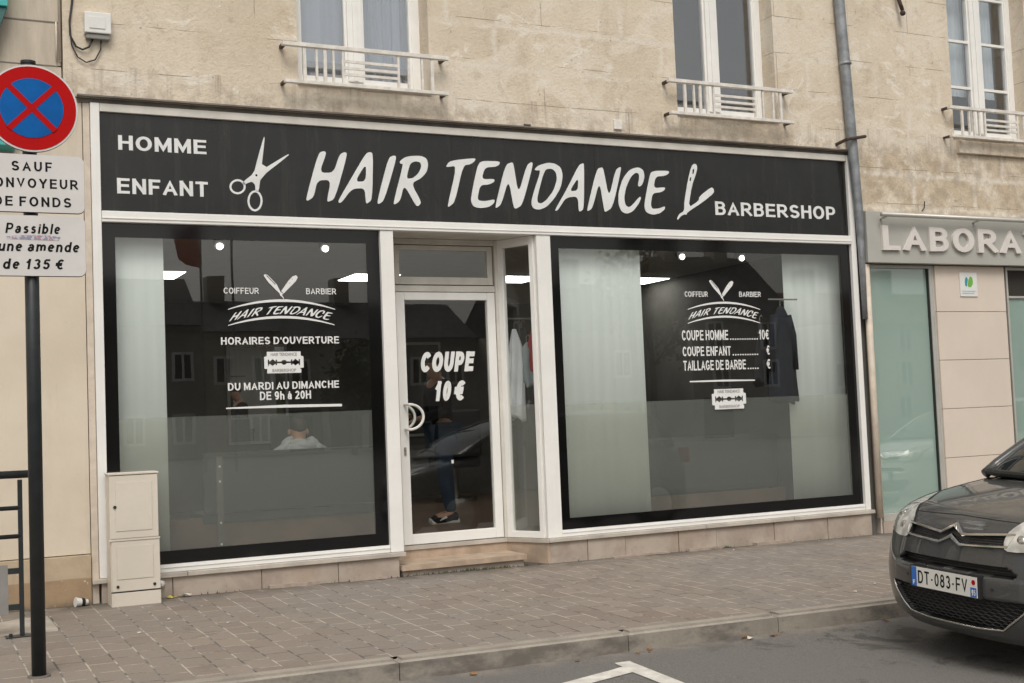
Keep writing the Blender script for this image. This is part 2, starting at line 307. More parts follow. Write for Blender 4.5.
class MB:
    def __init__(s): s.b = bmesh.new()
    def box(s, x0, x1, y0, y1, z0, z1, bev=0.):
        t = bmesh.new(); bmesh.ops.create_cube(t, size=1)
        for v in t.verts: v.co = Vector(((x0+x1)/2+v.co.x*(x1-x0), (y0+y1)/2+v.co.y*(y1-y0), (z0+z1)/2+v.co.z*(z1-z0)))
        if bev: bmesh.ops.bevel(t, geom=t.edges[:], offset=bev, segments=2, affect='EDGES', profile=.6)
        s._merge(t); return s
    def _merge(s, t):
        me = bpy.data.meshes.new('t'); t.to_mesh(me); t.free(); s.b.from_mesh(me); bpy.data.meshes.remove(me)
    def tube(s, pts, r, seg=10, caps=True):
        pts = [Vector(p) for p in pts]; n = len(pts); rs = r if isinstance(r, (list, tuple)) else [r]*n
        rings = []; prev = None
        for i, p in enumerate(pts):
            a = pts[min(i+1, n-1)]-pts[max(i-1, 0)]; a.normalize()
            if prev is None:
                q = a.orthogonal().normalized()
            else:
                q = (prev - a*prev.dot(a)).normalized()
            prev = q; b2 = a.cross(q)
            rings.append([s.b.verts.new(p+(q*math.cos(k*2*math.pi/seg)+b2*math.sin(k*2*math.pi/seg))*rs[i]) for k in range(seg)])
        for i in range(n-1):
            for k in range(seg):
                s.b.faces.new((rings[i][k], rings[i][(k+1) % seg], rings[i+1][(k+1) % seg], rings[i+1][k]))
        if caps:
            s.b.faces.new(rings[0][::-1]); s.b.faces.new(rings[-1])
        return s
    def cyl(s, p0, p1, r, seg=16, r2=None): return s.tube([p0, p1], [r, r if r2 is None else r2], seg)
    def prism(s, pts, vec):
        """closed polygon (3-D points) extruded along vec"""
        vec = Vector(vec); a = [s.b.verts.new(Vector(p)) for p in pts]; b2 = [s.b.verts.new(Vector(p)+vec) for p in pts]; n = len(a)
        s.b.faces.new(a); s.b.faces.new(b2[::-1])
        for i in range(n): s.b.faces.new((a[i], b2[i], b2[(i+1) % n], a[(i+1) % n]))
        return s
    def quad(s, *pts): s.b.faces.new([s.b.verts.new(Vector(p)) for p in pts]); return s
    def ball(s, c, r, sc=(1, 1, 1), sub=2):
        t = bmesh.new(); bmesh.ops.create_icosphere(t, subdivisions=sub, radius=r)
        for v in t.verts: v.co = Vector(c)+Vector((v.co.x*sc[0], v.co.y*sc[1], v.co.z*sc[2]))
        s._merge(t); return s
    def mesh(s, recalc=True):
        if recalc: bmesh.ops.recalc_face_normals(s.b, faces=s.b.faces[:])
        me = bpy.data.meshes.new('m'); s.b.to_mesh(me); s.b.free(); return me
    def build(s, name, mat, parent=None, org=None, smooth=False): return link(name, s.mesh(), mat, parent, org, smooth)
def B(*a, **k): return MB().box(*a, **k)

def to_mesh(o):
    dg = bpy.context.evaluated_depsgraph_get(); dg.update()
    me = bpy.data.meshes.new_from_object(o.evaluated_get(dg)); return me
def flat_mesh(loops, thick):
    """2-D loops (even-odd filled, so inner loops are holes) -> mesh in the xz plane, front at y=0, back at y=thick"""
    cu = bpy.data.curves.new('c', 'CURVE'); cu.dimensions = '2D'; cu.fill_mode = 'BOTH'; cu.extrude = thick/2
    for L in loops:
        sp = cu.splines.new('POLY'); sp.points.add(len(L)-1); sp.use_cyclic_u = True
        for q, (x, z) in zip(sp.points, L): q.co = (x, z, 0, 1)
    ob = bpy.data.objects.new('c', cu); col.objects.link(ob); me = to_mesh(ob); bpy.data.objects.remove(ob); bpy.data.curves.remove(cu)
    me.transform(Matrix(((1, 0, 0, 0), (0, 0, -1, thick/2), (0, 1, 0, 0), (0, 0, 0, 1)))); return me
def text_mesh(txt, bold=0., thick=.003, spacing=1.):
    cu = bpy.data.curves.new('t', 'FONT'); cu.body = txt; cu.size = 1; cu.offset = bold; cu.extrude = 0.5; cu.space_character = spacing; cu.resolution_u = 4
    ob = bpy.data.objects.new('t', cu); col.objects.link(ob); me = to_mesh(ob); bpy.data.objects.remove(ob); bpy.data.curves.remove(cu)
    me.transform(Matrix(((1, 0, 0, 0), (0, 0, -thick, thick/2), (0, 1, 0, 0), (0, 0, 0, 1)))); me.materials.clear(); return me
def fit(me, x0, x1, z0, z1, y, shear=0., ref=None):
    xs = [v.co.x for v in me.vertices]; zs = [v.co.z for v in me.vertices]
    a0, a1, b0, b1 = ref or (min(xs), max(xs), min(zs), max(zs))
    k = (z1-z0)/(b1-b0); wd = (x1-x0)-shear*(z1-z0); h = wd/(a1-a0)
    for v in me.vertices:
        z = (v.co.z-b0)*k; v.co = Vector((x0+(v.co.x-a0)*h+shear*z, y+v.co.y, z0+z))
    return me
def text(txt, x0, x1, z0, z1, y, mat, parent, bold=.012, shear=0., name='lettering', thick=.003, spacing=1.):
    return link(name, fit(text_mesh(txt, bold, thick, spacing), x0, x1, z0, z1, y, shear), mat, parent)
def smooth_loop(L, it=2):
    for _ in range(it):
        o = []
        for i in range(len(L)):
            a = L[i]; b = L[(i+1) % len(L)]
            o += [(a[0]*.8+b[0]*.2, a[1]*.8+b[1]*.2), (a[0]*.2+b[0]*.8, a[1]*.2+b[1]*.8)]
        L = o
    return L
SX, SY = -.0093785, .02
def gz(x, y): return SX*x+SY*y                      # pavement level
def rz(x, y): return SX*x-.062-.115+.03*(max(y, -6.5)+3.1)   # road level
# ------------------------------------------------------------------ stroke lettering (plain bold sans)
def _arc(cx, cy, rx, ry, a0, a1, n=12):
    return [(cx+rx*math.cos(R(a0+(a1-a0)*i/n)), cy+ry*math.sin(R(a0+(a1-a0)*i/n))) for i in range(n+1)]
GL = {
 'A': (.72, [[(0, 0), (.5, 1), (1, 0)], ['b', (.2, .30), (.8, .30)]]),
 'B': (.66, [[(0, 0), (0, 1)], ['b', (0, 1), (.55, 1)]+_arc(.55, .77, .38, .23, 90, -90)+[(0, .54)], ['b', (0, .54), (.55, .54)]+_arc(.6, .27, .4, .27, 90, -90)+[(0, 0)]]),
 'C': (.70, [_arc(.53, .5, .53, .5, 38, 322, 22)]),
 'D': (.70, [[(0, 0), (0, 1)], ['b', (0, 1), (.45, 1)]+_arc(.45, .5, .55, .5, 90, -90, 16)+[(0, 0)]]),
 'E': (.62, [[(0, 0), (0, 1)], ['r', (0, 1), (1, 1)], ['r', (0, .53), (.92, .53)], ['r', (0, 0), (1, 0)]]),
 'F': (.58, [[(0, 0), (0, 1)], ['r', (0, 1), (1, 1)], ['r', (0, .5), (.85, .5)]]),
 'G': (.74, [_arc(.5, .5, .5, .5, 42, 325, 22)[:-1]+[(.95, .22), (.95, .47)], ['b', (.56, .47), (1.02, .47)]]),
 'H': (.68, [[(0, 0), (0, 1)], [(1, 0), (1, 1)], ['b', (0, .53), (1, .53)]]),
 'I': (.17, [[(0, 0), (0, 1)]]),
 'L': (.58, [[(0, 0), (0, 1)], ['r', (0, 0), (1, 0)]]),
 'M': (.80, [[(0, 0), (0, 1)], [(1, 0), (1, 1)], [(0.04, 1), (.5, .1), (.96, 1)]]),
 'N': (.68, [[(0, 0), (0, 1)], [(1, 0), (1, 1)], [(0.04, 1), (.96, 0)]]),
 'O': (.76, [['c']+_arc(.5, .5, .5, .5, 0, 360, 28)]),
 'P': (.64, [[(0, 0), (0, 1)], ['b', (0, 1), (.55, 1)]+_arc(.58, .71, .42, .29, 90, -90)+[(0, .42)]]),
 'R': (.70, [[(0, 0), (0, 1)], ['b', (0, 1), (.55, 1)]+_arc(.55, .73, .38, .27, 90, -90)+[(0, .46)], [(.45, .46), (1, 0)]]),
 'S': (.66, [_arc(.5, .745, .46, .255, 22, 270, 14)+_arc(.5, .245, .5, .245, 90, -160, 14)[1:]]),
 'T': (.64, [['h', (0, 1), (1, 1)], [(.5, 0), (.5, 1)]]),
 'U': (.68, [[(0, 1), (0, .42)]+_arc(.5, .42, .5, .42, 180, 360, 14)+[(1, 1)]]),
 'V': (.68, [[(0, 1), (.5, 0), (1, 1)]]),
 'Y': (.68, [[(0, 1), (.5, .42), (1, 1)], [(.5, .42), (.5, 0)]]),
 '0': (.56, [['c']+_arc(.5, .5, .5, .5, 0, 360, 24)]),
 '1': (.40, [[(.75, 0), (.75, 1)], [(.1, .72), (.75, .98)]]),
 '2': (.56, [_arc(.5, .72, .47, .28, 165, -25, 12)+[(.05, .02)], ['h', (.0, 0), (1, 0)]]),
 '3': (.56, [_arc(.48, .76, .44, .24, 160, -90, 12), _arc(.5, .26, .5, .26, 90, -160, 12)]),
 '5': (.56, [['r', (.16, 1), (.92, 1)], ['b', (.16, 1), (.08, .5)], _arc(.48, .31, .5, .31, 140, -160, 14)]),
 '8': (.58, [['c']+_arc(.5, .76, .42, .24, 0, 360, 20), ['c']+_arc(.5, .26, .5, .27, 0, 360, 20)]),
 '9': (.56, [['c']+_arc(.48, .68, .48, .32, 0, 360, 20), _arc(.44, .5, .56, .5, 28, -125, 12)]),
 '€': (.64, [_arc(.62, .5, .48, .5, 48, 312, 18), ['h', (-.1, .6), (.68, .6)], ['h', (-.1, .4), (.62, .4)]]),
 "'": (.16, [['b', (0, .68), (0, 1.06)]]), '.': (.16, [['b', (0, -.07), (0, .09)]]), '-': (.34, [['b', (0, .42), (1, .42)]]),
 'h': (.54, [[(0, 0), (0, 1)], ['e', (0, .42)]+_arc(.5, .36, .5, .28, 160, 0, 8)+[(1, 0)]]),
 'a': (.54, [_arc(.5, .46, .42, .22, 160, 0, 8)+[(.92, .36), (.92, 0)], ['c']+_arc(.42, .18, .42, .19, 0, 360, 16)]),
 'à': (.54, [_arc(.5, .46, .42, .22, 160, 0, 8)+[(.92, .36), (.92, 0)], ['c']+_arc(.42, .18, .42, .19, 0, 360, 16), ['b', (.25, 1.0), (.6, .86)]]),
 's': (.48, [_arc(.5, .52, .42, .155, 25, 270, 10)+_arc(.5, .185, .45, .185, 90, -160, 10)[1:]]),
 'i': (.15, [[(0, 0), (0, .66)], ['b', (0, .86), (0, 1.02)]]), 'l': (.15, [[(0, 0), (0, 1)]]),
 'b': (.56, [[(0, 0), (0, 1)], ['c']+_arc(.5, .33, .5, .34, 0, 360, 18)]),
 'd': (.56, [[(1, 0), (1, 1)], ['c']+_arc(.5, .33, .5, .34, 0, 360, 18)]),
 'e': (.54, [['b', (0.05, .36), (1, .36)], _arc(.5, .34, .5, .34, 8, 315, 18)]),
 'u': (.54, [[(0, .66), (0, .3)]+_arc(.46, .28, .46, .28, 180, 340, 8), [(1, 0), (1, .66)]]),
 'n': (.54, [[(0, 0), (0, .66)], ['e', (0, .42)]+_arc(.5, .36, .5, .32, 160, 0, 8)+[(1, 0)]]),
 'm': (.80, [[(0, 0), (0, .66)], _arc(.27, .38, .25, .28, 160, 0, 8)+[(.52, 0)], _arc(.76, .38, .24, .28, 170, 0, 8)+[(1, 0)]]),
}
def ribbon(b, P, t, closed, e0, e1, y0, y1, clamp):
    P = [Vector((x, z)) for x, z in P]
    P = [q for i, q in enumerate(P) if i == 0 or (q-P[i-1]).length > 1e-4]
    if closed and (P[0]-P[-1]).length < 1e-5: P = P[:-1]
    n = len(P); Lp = []; Rp = []
    if not closed:
        P[0] = P[0]+(P[0]-P[1]).normalized()*e0; P[-1] = P[-1]+(P[-1]-P[-2]).normalized()*e1
    for i in range(n):
        if closed: a, c = P[i]-P[i-1], P[(i+1) % n]-P[i]
        else: a = P[i]-P[i-1] if i else P[1]-P[0]; c = P[i+1]-P[i] if i < n-1 else P[-1]-P[-2]
        a = a.normalized(); c = c.normalized(); na = Vector((-a.y, a.x)); nc = Vector((-c.y, c.x)); m_ = na+nc
        if m_.length < .05: m_ = na
        m_.normalize(); k = min(1/max(m_.dot(na), .2), 2.6)*t/2
        for Q, s_ in ((Lp, 1), (Rp, -1)):
            q = P[i]+m_*k*s_
            if clamp: q.y = min(max(q.y, 0), 1)
            Q.append(q)
    vs = [[b.verts.new((q.x, y, q.y)) for q in (l, r) for y in (y0, y1)] for l, r in zip(Lp, Rp)]   # l0 l1 r0 r1
    seq = list(zip(vs, vs[1:]))+([(vs[-1], vs[0])] if closed else [])
    for a, c in seq:
        for p, q in ((0, 2), (3, 1), (1, 0), (2, 3)):
            b.faces.new((a[p], a[q], c[q], c[p]))
    if not closed: b.faces.new((vs[0][0], vs[0][1], vs[0][3], vs[0][2])); b.faces.new((vs[-1][0], vs[-1][2], vs[-1][3], vs[-1][1]))
def sans_mesh(txt, t=.17, gap=.13, thick=.003, wide=1.):
    b = bmesh.new(); x = 0.; k = 0
    for ch in txt:
        if ch == ' ': x += .30; continue
        w_, strokes = GL[ch]; w_ = w_*wide
        for st in strokes:
            f = st[0] if isinstance(st[0], str) else ''; pts = st[1:] if f else st
            P = [(x+t/2+px_*(w_-t) if w_ > t+.01 else x+t/2, t/2+pz*(1-t)) for px_, pz in pts]
            h_ = t/2; e = {'': (h_, h_), 'b': (0, 0), 'r': (0, h_), 'h': (h_, h_), 'c': (0, 0), 'e': (0, h_)}[f]
            straight = len(P) <= 3
            if not straight and ch in 'CGS359€2asedm': e = (0.0, 0.0)
            ribbon(b, P, t*(.92 if f in ('r', 'h', 'b') else 1), f == 'c', e[0], e[1], (k % 7)*.00012, thick, ch.isupper() or ch in '01235')
            k += 1
        x += w_+gap
    bmesh.ops.recalc_face_normals(b, faces=b.faces[:])
    me_ = bpy.data.meshes.new('t'); b.to_mesh(me_); b.free(); return me_
def sans(txt, x0, x1, z0, z1, y, mat, parent, t=.17, shear=0., name='lettering', thick=.003, gap=.13, ref=None):
    """z0/z1 are baseline and cap height"""
    me_ = sans_mesh(txt, t, gap, thick); xs = [v.co.x for v in me_.vertices]
    return link(name, fit(me_, x0, x1, z0, z1, y, shear, (min(xs), ref or max(xs), 0, 1)), mat, parent)

# ------------------------------------------------------------------ ground
def sheet(name, x0, x1, y0, y1, zf, mat, nx=2, ny=2):
    b = bmesh.new(); g = [[b.verts.new((x0+(x1-x0)*i/nx, y0+(y1-y0)*j/ny, 0)) for j in range(ny+1)] for i in range(nx+1)]
    for r in g:
        for v in r: v.co.z = zf(v.co.x, v.co.y)
    for i in range(nx):
        for j in range(ny): b.faces.new((g[i][j], g[i+1][j], g[i+1][j+1], g[i][j+1]))
    me = bpy.data.meshes.new(name); b.to_mesh(me); b.free()
    return tag(link(name, me, mat), kind='structure')
b = bmesh.new(); ys = [-400, -120, -60, -6.5, -3.0, 40]; xs_ = [-300, -40, 0, 40, 300]
g = [[b.verts.new((x, y, rz(x, y) if y < 0 else rz(x, -3.1)-.05)) for y in ys] for x in xs_]
for i in range(4):
    for j in range(5): b.faces.new((g[i][j], g[i+1][j], g[i+1][j+1], g[i][j+1]))
me = bpy.data.meshes.new('road'); b.to_mesh(me); b.free(); tag(link('road', me, 'asphalt'), kind='structure')
# the pavement gets a little unevenness
b = bmesh.new(); nx, ny = 220, 26
from mathutils import noise as mn
g = [[b.verts.new((-8+36*i/nx, -2.985+(2.985+.3)*j/ny, 0)) for j in range(ny+1)] for i in range(nx+1)]
for r in g:
    for v in r: v.co.z = gz(v.co.x, v.co.y)+.006*mn.noise(v.co*1.3) - (.003 if v.co.y < -2.9 else 0)
for i in range(nx):
    for j in range(ny): b.faces.new((g[i][j], g[i+1][j], g[i+1][j+1], g[i][j+1]))
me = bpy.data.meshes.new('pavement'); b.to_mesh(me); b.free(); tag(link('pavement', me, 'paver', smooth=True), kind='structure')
mb = MB(); x = -8.
joints = [2.42, 4.02, 5.05]
xj = [-8, -6.4, -4.8, -3.2, -1.6, -.1, .95, 2.46, 3.93, 5.05, 6.2]+[7.2+k for k in range(22)]
for a, c in zip(xj, xj[1:]):
    t = bmesh.new(); bmesh.ops.create_cube(t, size=1)
    for v in t.verts:
        X = a+.003 if v.co.x < 0 else c-.003; Y = -3.10 if v.co.y < 0 else -2.98
        v.co = Vector((X, Y, gz(X, Y)+.004 if v.co.z > 0 else rz(X, Y)-.1))
    e = [q for q in t.edges if all(vv.co.z > rz(vv.co.x, -3.1)+.05 for vv in q.verts)]
    bmesh.ops.bevel(t, geom=e, offset=.022, segments=3, affect='EDGES'); mb._merge(t)
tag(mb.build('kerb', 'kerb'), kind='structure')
# outline of the painted parking mark
MARK = [(3.692, -3.336), (3.793, -3.335), (3.787, -3.382), (3.765, -3.943), (3.757, -5.2), (3.652, -5.2), (3.655, -3.878), (3.659, -3.585), (3.337, -3.69), (2.3, -4.06), (2.25, -3.95), (3.206, -3.612), (3.571, -3.485), (3.683, -3.44), (3.682, -3.39)]

# ------------------------------------------------------------------ buildings
def wall(mb, x0, x1, z0, z1, y0, y1, holes):
    cur = x0
    for (a, c, d, e) in sorted(holes):
        if a > cur: mb.box(cur, a, y0, y1, z0, z1)
        if d > z0: mb.box(a, c, y0, y1, z0, d)
        if e < z1: mb.box(a, c, y0, y1, e, z1)
        cur = c
    if cur < x1: mb.box(cur, x1, y0, y1, z0, z1)
    return mb

def upper_window(par, x0, x1, zb, zt, m0, m1, bars=(), curtain=0):
    f = MB(); y0, y1 = .16, .23; w = .075
    f.box(x0, x0+w, y0, y1, zb, zt, .006).box(x1-w, x1, y0, y1, zb, zt, .006)
    f.box(x0+w, x1-w, y0, y1, zb, zb+.075, .006).box(x0+w, x1-w, y0, y1, zt-.08, zt, .006)
    f.box(m0, m1, y0-.012, y1, zb+.075, zt-.08, .008).box((m0+m1)/2-.02, (m0+m1)/2+.02, y0-.024, y0-.012, zb+.08, zt-.09, .004)
    for (a, c) in ((x0+w, m0), (m1, x1-w)):        # sash profiles inside the fixed frame
        f.box(a, a+.022, y0+.01, y1-.01, zb+.075, zt-.08).box(c-.022, c, y0+.01, y1-.01, zb+.075, zt-.08)
        f.box(a+.022, c-.022, y0+.01, y1-.01, zb+.075, zb+.105).box(a+.022, c-.022, y0+.01, y1-.01, zt-.11, zt-.08)
        for z in bars: f.box(a+.022, c-.022, y0+.012, y1-.02, z-.014, z+.014)
    fr = f.build('window', 'pvc', par)
    B(x0+w, m0, .192, .20, zb+.08, zt-.09).box(m1, x1-w, .192, .20, zb+.08, zt-.09).build('pane', 'upglass', fr)
    c = MB(); n = 60
    def cur(a, d, z0=zb+.06, amp=.012, k=70, y=.30):
        vs = []
        for i in range(n+1):
            xx = a+(d-a)*i/n; yy = y+amp*math.sin(k*xx)+amp*.5*math.sin(k*2.3*xx+1)
            vs.append((c.b.verts.new((xx, yy, z0)), c.b.verts.new((xx, yy, zt))))
        for p, q in zip(vs, vs[1:]): c.b.faces.new((p[0], q[0], q[1], p[1]))
    if curtain == 1: cur(x0+.03, m0+.12, amp=.002, k=25); cur(m0+.16, x1-.02)
    elif curtain == 0:
        cur(x0+.02, m0+.05, zb+.52, amp=.006, k=60); cur(m0+.1, x1-.16, zb+.52, amp=.006, k=60)
    link('curtain', c.mesh(False), 'net' if curtain == 1 else 'voile', fr, smooth=True) if curtain != 2 else c.b.free()
    if curtain == 2:
        B(x0+.02, x1-.03, .235, .26, zb+.30, zb+.345).build('window_catch', 'blackplastic', fr)
    elif curtain == 1:
        B(x0+.04, x1-.04, .25, .27, zb+.20, zb+.25).build('curtain_rail', 'greypanel', fr)
    else:
        B(x0+.05, x1-.06, .25, .27, zb+.11, zb+.15).build('curtain_rail', 'blackplastic', fr)
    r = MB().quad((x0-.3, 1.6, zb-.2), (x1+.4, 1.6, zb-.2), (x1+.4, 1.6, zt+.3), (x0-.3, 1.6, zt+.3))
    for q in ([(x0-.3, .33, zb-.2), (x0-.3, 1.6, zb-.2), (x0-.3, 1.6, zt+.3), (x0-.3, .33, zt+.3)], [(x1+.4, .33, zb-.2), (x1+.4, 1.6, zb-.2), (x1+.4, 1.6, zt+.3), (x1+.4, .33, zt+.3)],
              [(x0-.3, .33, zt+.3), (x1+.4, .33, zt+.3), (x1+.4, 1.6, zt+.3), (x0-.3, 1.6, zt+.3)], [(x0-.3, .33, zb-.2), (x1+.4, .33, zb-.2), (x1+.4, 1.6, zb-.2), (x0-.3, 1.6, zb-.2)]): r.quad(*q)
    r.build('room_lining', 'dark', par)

def railing(x0, label, z=3.955):
    t = thing('window_railing', (x0+.71, -.14, z), label, 'railing', 'white railings in front of the upstairs windows')
    m_ = MB(); m_.box(x0, x0+1.43, -.162, -.118, z+.285, z+.318, .004); m_.build('top_rail', 'rail', t)
    m_ = MB(); m_.box(x0+.01, x0+1.42, -.16, -.12, z-.014, z+.014, .003); m_.build('bottom_rail', 'rail', t)
    m_ = MB()
    for i, dx in enumerate((.18, .28, .35, .42, .50, .98, 1.07, 1.19, 1.28)):
        w_ = .013 if i in (0, 2, 8) else .009
        m_.box(x0+dx-w_, x0+dx+w_, -.15, -.13, z+.014, z+.285)
    for dz in (.093, .145, .20): m_.box(x0+.509, x0+.971, -.147, -.133, z+dz-.011, z+dz+.011)
    m_.build('bars', 'rail', t)
    m_ = MB()
    for xx in (x0+.02, x0+1.40):
        m_.box(xx-.014, xx+.014, -.118, -.028, z+.288, z+.312).box(xx-.012, xx+.012, -.12, -.028, z-.012, z+.010)
    m_.build('wall_bracket', 'iron', t)

WINA = (2.915, 4.062, 3.985, 6.05); WINB = (6.552, 7.706, 3.985, 6.05); WINC = (10.02, 11.16, 3.985, 6.05)
house = thing('stone_house', (5, 0, 0), 'pale limestone house above the black barber shop front, with its first floor windows', 'house')
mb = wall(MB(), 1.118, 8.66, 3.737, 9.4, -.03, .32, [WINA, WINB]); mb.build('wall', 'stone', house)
upper_window(house, *[WINA[i] for i in (0, 1)], 4.0, 6.0, 3.405, 3.535, curtain=1)
upper_window(house, *[WINB[i] for i in (0, 1)], 4.0, 6.0, 7.045, 7.172, curtain=2)
B(WINA[0]-.01, WINA[1]+.01, -.05, .16, 3.966, 3.992, .004).build('window_sill', 'rail', house); B(WINB[0]-.01, WINB[1]+.01, -.05, .16, 3.966, 3.992, .004).build('window_sill', 'rail', house)
B(1.21, 8.64, -.066, -.03, 3.737, 3.750).box(1.215, 8.63, -.012, .05, 3.70, 3.737).build('ledge_and_shadow_band', 'ledge', house)  # thin ledge, and a dark strip standing in for the shadow gap below
B(4.935, 5.0, -.045, -.03, 3.765, 3.775).build('ledge_clip', 'ledge', house)
B(1.252, 1.301, -.006, .3, -.12, 3.70, .004).build('corner_strip', 'beigepipe', house)
B(1.12, 8.66, 2.0, 9.0, 9.4, 9.6).build('cornice', 'stone', house)
MB().prism([(1.12, -.2, 9.6), (1.12, 9.4, 9.6), (1.12, 4.6, 12.5)], (7.54, 0, 0)).build('roof', 'roof', house)
# salon room behind the shop front
RX0, RX1, RY1, RZ0, RZ1 = 1.31, 8.6, 6.5, .17, 2.85
B(RX0, 3.64, .30, RY1, -.1, RZ0).box(5.02, RX1, .30, RY1, -.1, RZ0).box(3.64, 5.02, .62, RY1, -.1, RZ0).build('salon_floor', 'woodfloor', house)
B(RX0, RX1, .06, RY1, RZ1, RZ1+.1).build('salon_ceiling', 'interiorw', house)
B(RX0-.1, RX0, .02, RY1, -.1, RZ1).box(RX1, RX1+.1, .02, RY1, -.1, RZ1).box(RX0, RX1, RY1, RY1+.1, -.1, RZ1).build('salon_wall', 'dark', house)
B(RX0, 3.64, .09, .30, -.1, RZ0-.008).box(5.02, RX1, .09, .30, -.1, RZ0-.008).build('salon_front_sill', 'dark', house)
# base of the shop front, in blocks
mb = MB()
def blocks(a, c, z1=.128):
    x = a
    while x < c-.02:
        w_ = min(random.uniform(.35, .85), c-x);  w_ = c-x if c-x-w_ < .15 else w_
        mb.box(x, x+w_-.005, -.034+random.uniform(-.004, .004), .09, gz(x, 0)-.12, z1, .004); x += w_
blocks(1.315, 3.64); mb.build('base_wall', 'base', house); mb = MB(); blocks(5.02, 8.6); mb.build('base_wall', 'base', house)
B(3.66, 4.76, -.036, .3, -.2, .010, .004).build('step_base', 'base', house)
MB().prism([(3.645, -.07, .012), (4.775, -.07, .012), (4.79, .37, .012), (3.645, .37, .012)], (0, 0, .042)).build('step', 'stepm', house)
MB().prism([(3.645, .36, -.1), (4.80, .36, -.1), (4.992, -.036, -.1), (5.018, -.036, -.1), (5.018, .62, -.1), (3.645, .62, -.1)], (0, 0, .228)).build('door_riser', 'stepm', house)
mb = MB()
for a, c in ((1.25, 1.93), (1.934, 3.685), (5.0, 6.62), (6.624, 7.63), (7.634, 8.63)): mb.box(a, c, -.062, .06, .130, .164, .005)
mb.prism([(3.69, .345, .130), (4.79, .345, .130), (4.985, -.055, .130), (4.998, -.055, .130), (4.998, .6, .130), (3.69, .6, .130)], (0, 0, .033))
mb.build('sill_slab', 'sill', house)

# ------------------------------------------------------------------ shop front
sf = thing('shopfront', (4.95, 0, .165), 'white framed barber shop front with two big black edged display windows and a recessed door', 'shopfront')
F0, F1 = -.032, .05
mb = MB()
mb.box(1.304, 1.369, F0, F1, .166, 3.699, .004).box(8.541, 8.604, F0, F1, .166, 3.699, .004)
B(1.371, 8.539, F0+.004, F1, 3.638, 3.699, .004).build('top_frame', 'frame_dirty', sf)
mb.box(3.567, 3.680, F0, F1, .166, 2.799, .004).box(5.008, 5.147, F0, F1, .166, 2.799, .004).box(5.088, 5.092, F0-.002, F0, .168, 2.79)
mb.box(1.371, 3.565, F0+.006, F1, .166, .224, .004).box(5.149, 8.539, F0+.006, F1, .166, .224, .004)
mb.box(1.371, 3.565, F0+.0, F0+.006, .200, .206).box(5.149, 8.539, F0, F0+.006, .200, .206)
mb.build('frame', 'frame', sf)
B(1.371, 8.539, F0-.010, F1, 2.801, 2.884, .005).box(1.371, 8.539, F0-.016, F0-.010, 2.826, 2.832).build('cross_beam', 'frame', sf)
mb = MB()   # door surround, transom and soffit
mb.box(3.80, 3.832, .36, .44, .166, 2.80, .003).box(4.783, 4.85, .36, .44, .166, 2.80, .003)
mb.box(3.833, 4.782, .37, .44, 2.338, 2.392, .003).box(3.833, 4.782, .37, .44, 2.752, 2.80, .003)
mb.build('door_frame', 'frame_dirty', sf)
B(3.60, 5.06, .052, .46, 2.802, 2.83).build('soffit', 'frame_dirty', sf)
MB().prism([(3.681, .02, .166), (3.681, .05, .166), (3.800, .40, .166), (3.800, .36, .166)], (0, 0, 2.63)).build('door_reveal', 'frame_dirty', sf)
tw = MB(); tw.box(3.842, 3.886, .385, .43, 2.402, 2.745, .003).box(4.722, 4.772, .385, .43, 2.402, 2.745, .003).box(3.886, 4.722, .385, .43, 2.402, 2.468, .003).box(3.886, 4.722, .385, .43, 2.705, 2.745, .003)
tw = tw.build('transom_window', 'frame_dirty', sf)
B(3.886, 4.722, .402, .410, 2.468, 2.705).build('pane', 'glass', tw)
dr = MB(); dr.box(3.838, 3.918, .375, .425, .170, 2.333, .005).box(4.702, 4.779, .375, .425, .170, 2.333, .005).box(3.918, 4.702, .375, .425, .170, .256, .005).box(3.918, 4.702, .375, .425, 2.266, 2.333, .005)
dr = dr.build('door', 'frame', sf)
B(3.918, 4.702, .398, .408, .256, 2.266).build('pane', 'glass', dr)
h = MB()
for yy in (.30, .50):
    pts = [(3.885, .375 if yy < .4 else .425, 1.362), (3.89, yy, 1.364)]+[(3.90+.125*math.sin(a), yy, 1.257+.107*math.cos(a)) for a in [math.pi*k/14 for k in range(15)]]+[(3.89, yy, 1.150), (3.885, .375 if yy < .4 else .425, 1.152)]
    h.tube(pts, .012, 10)
h.build('handle', 'white', dr, smooth=True)
B(3.866, 3.886, .366, .375, .93, 1.0, .003).ball((3.876, .364, .975), .007).build('lock', 'greypanel', dr)
# writing on the door
sans('COUPE', 4.045, 4.575, 1.638, 1.815, .394, 'vinyl', dr, t=.265, shear=.16, gap=.10)
sans('10', 4.165, 4.345, 1.385, 1.56, .394, 'vinyl', dr, t=.25, shear=.16, gap=.16)
sans('€', 4.35, 4.475, 1.385, 1.56, .394, 'vinyl', dr, t=.24, shear=.16)
B(4.31, 4.33, .392, .396, .84, .87).build('door_sticker', 'white', dr)
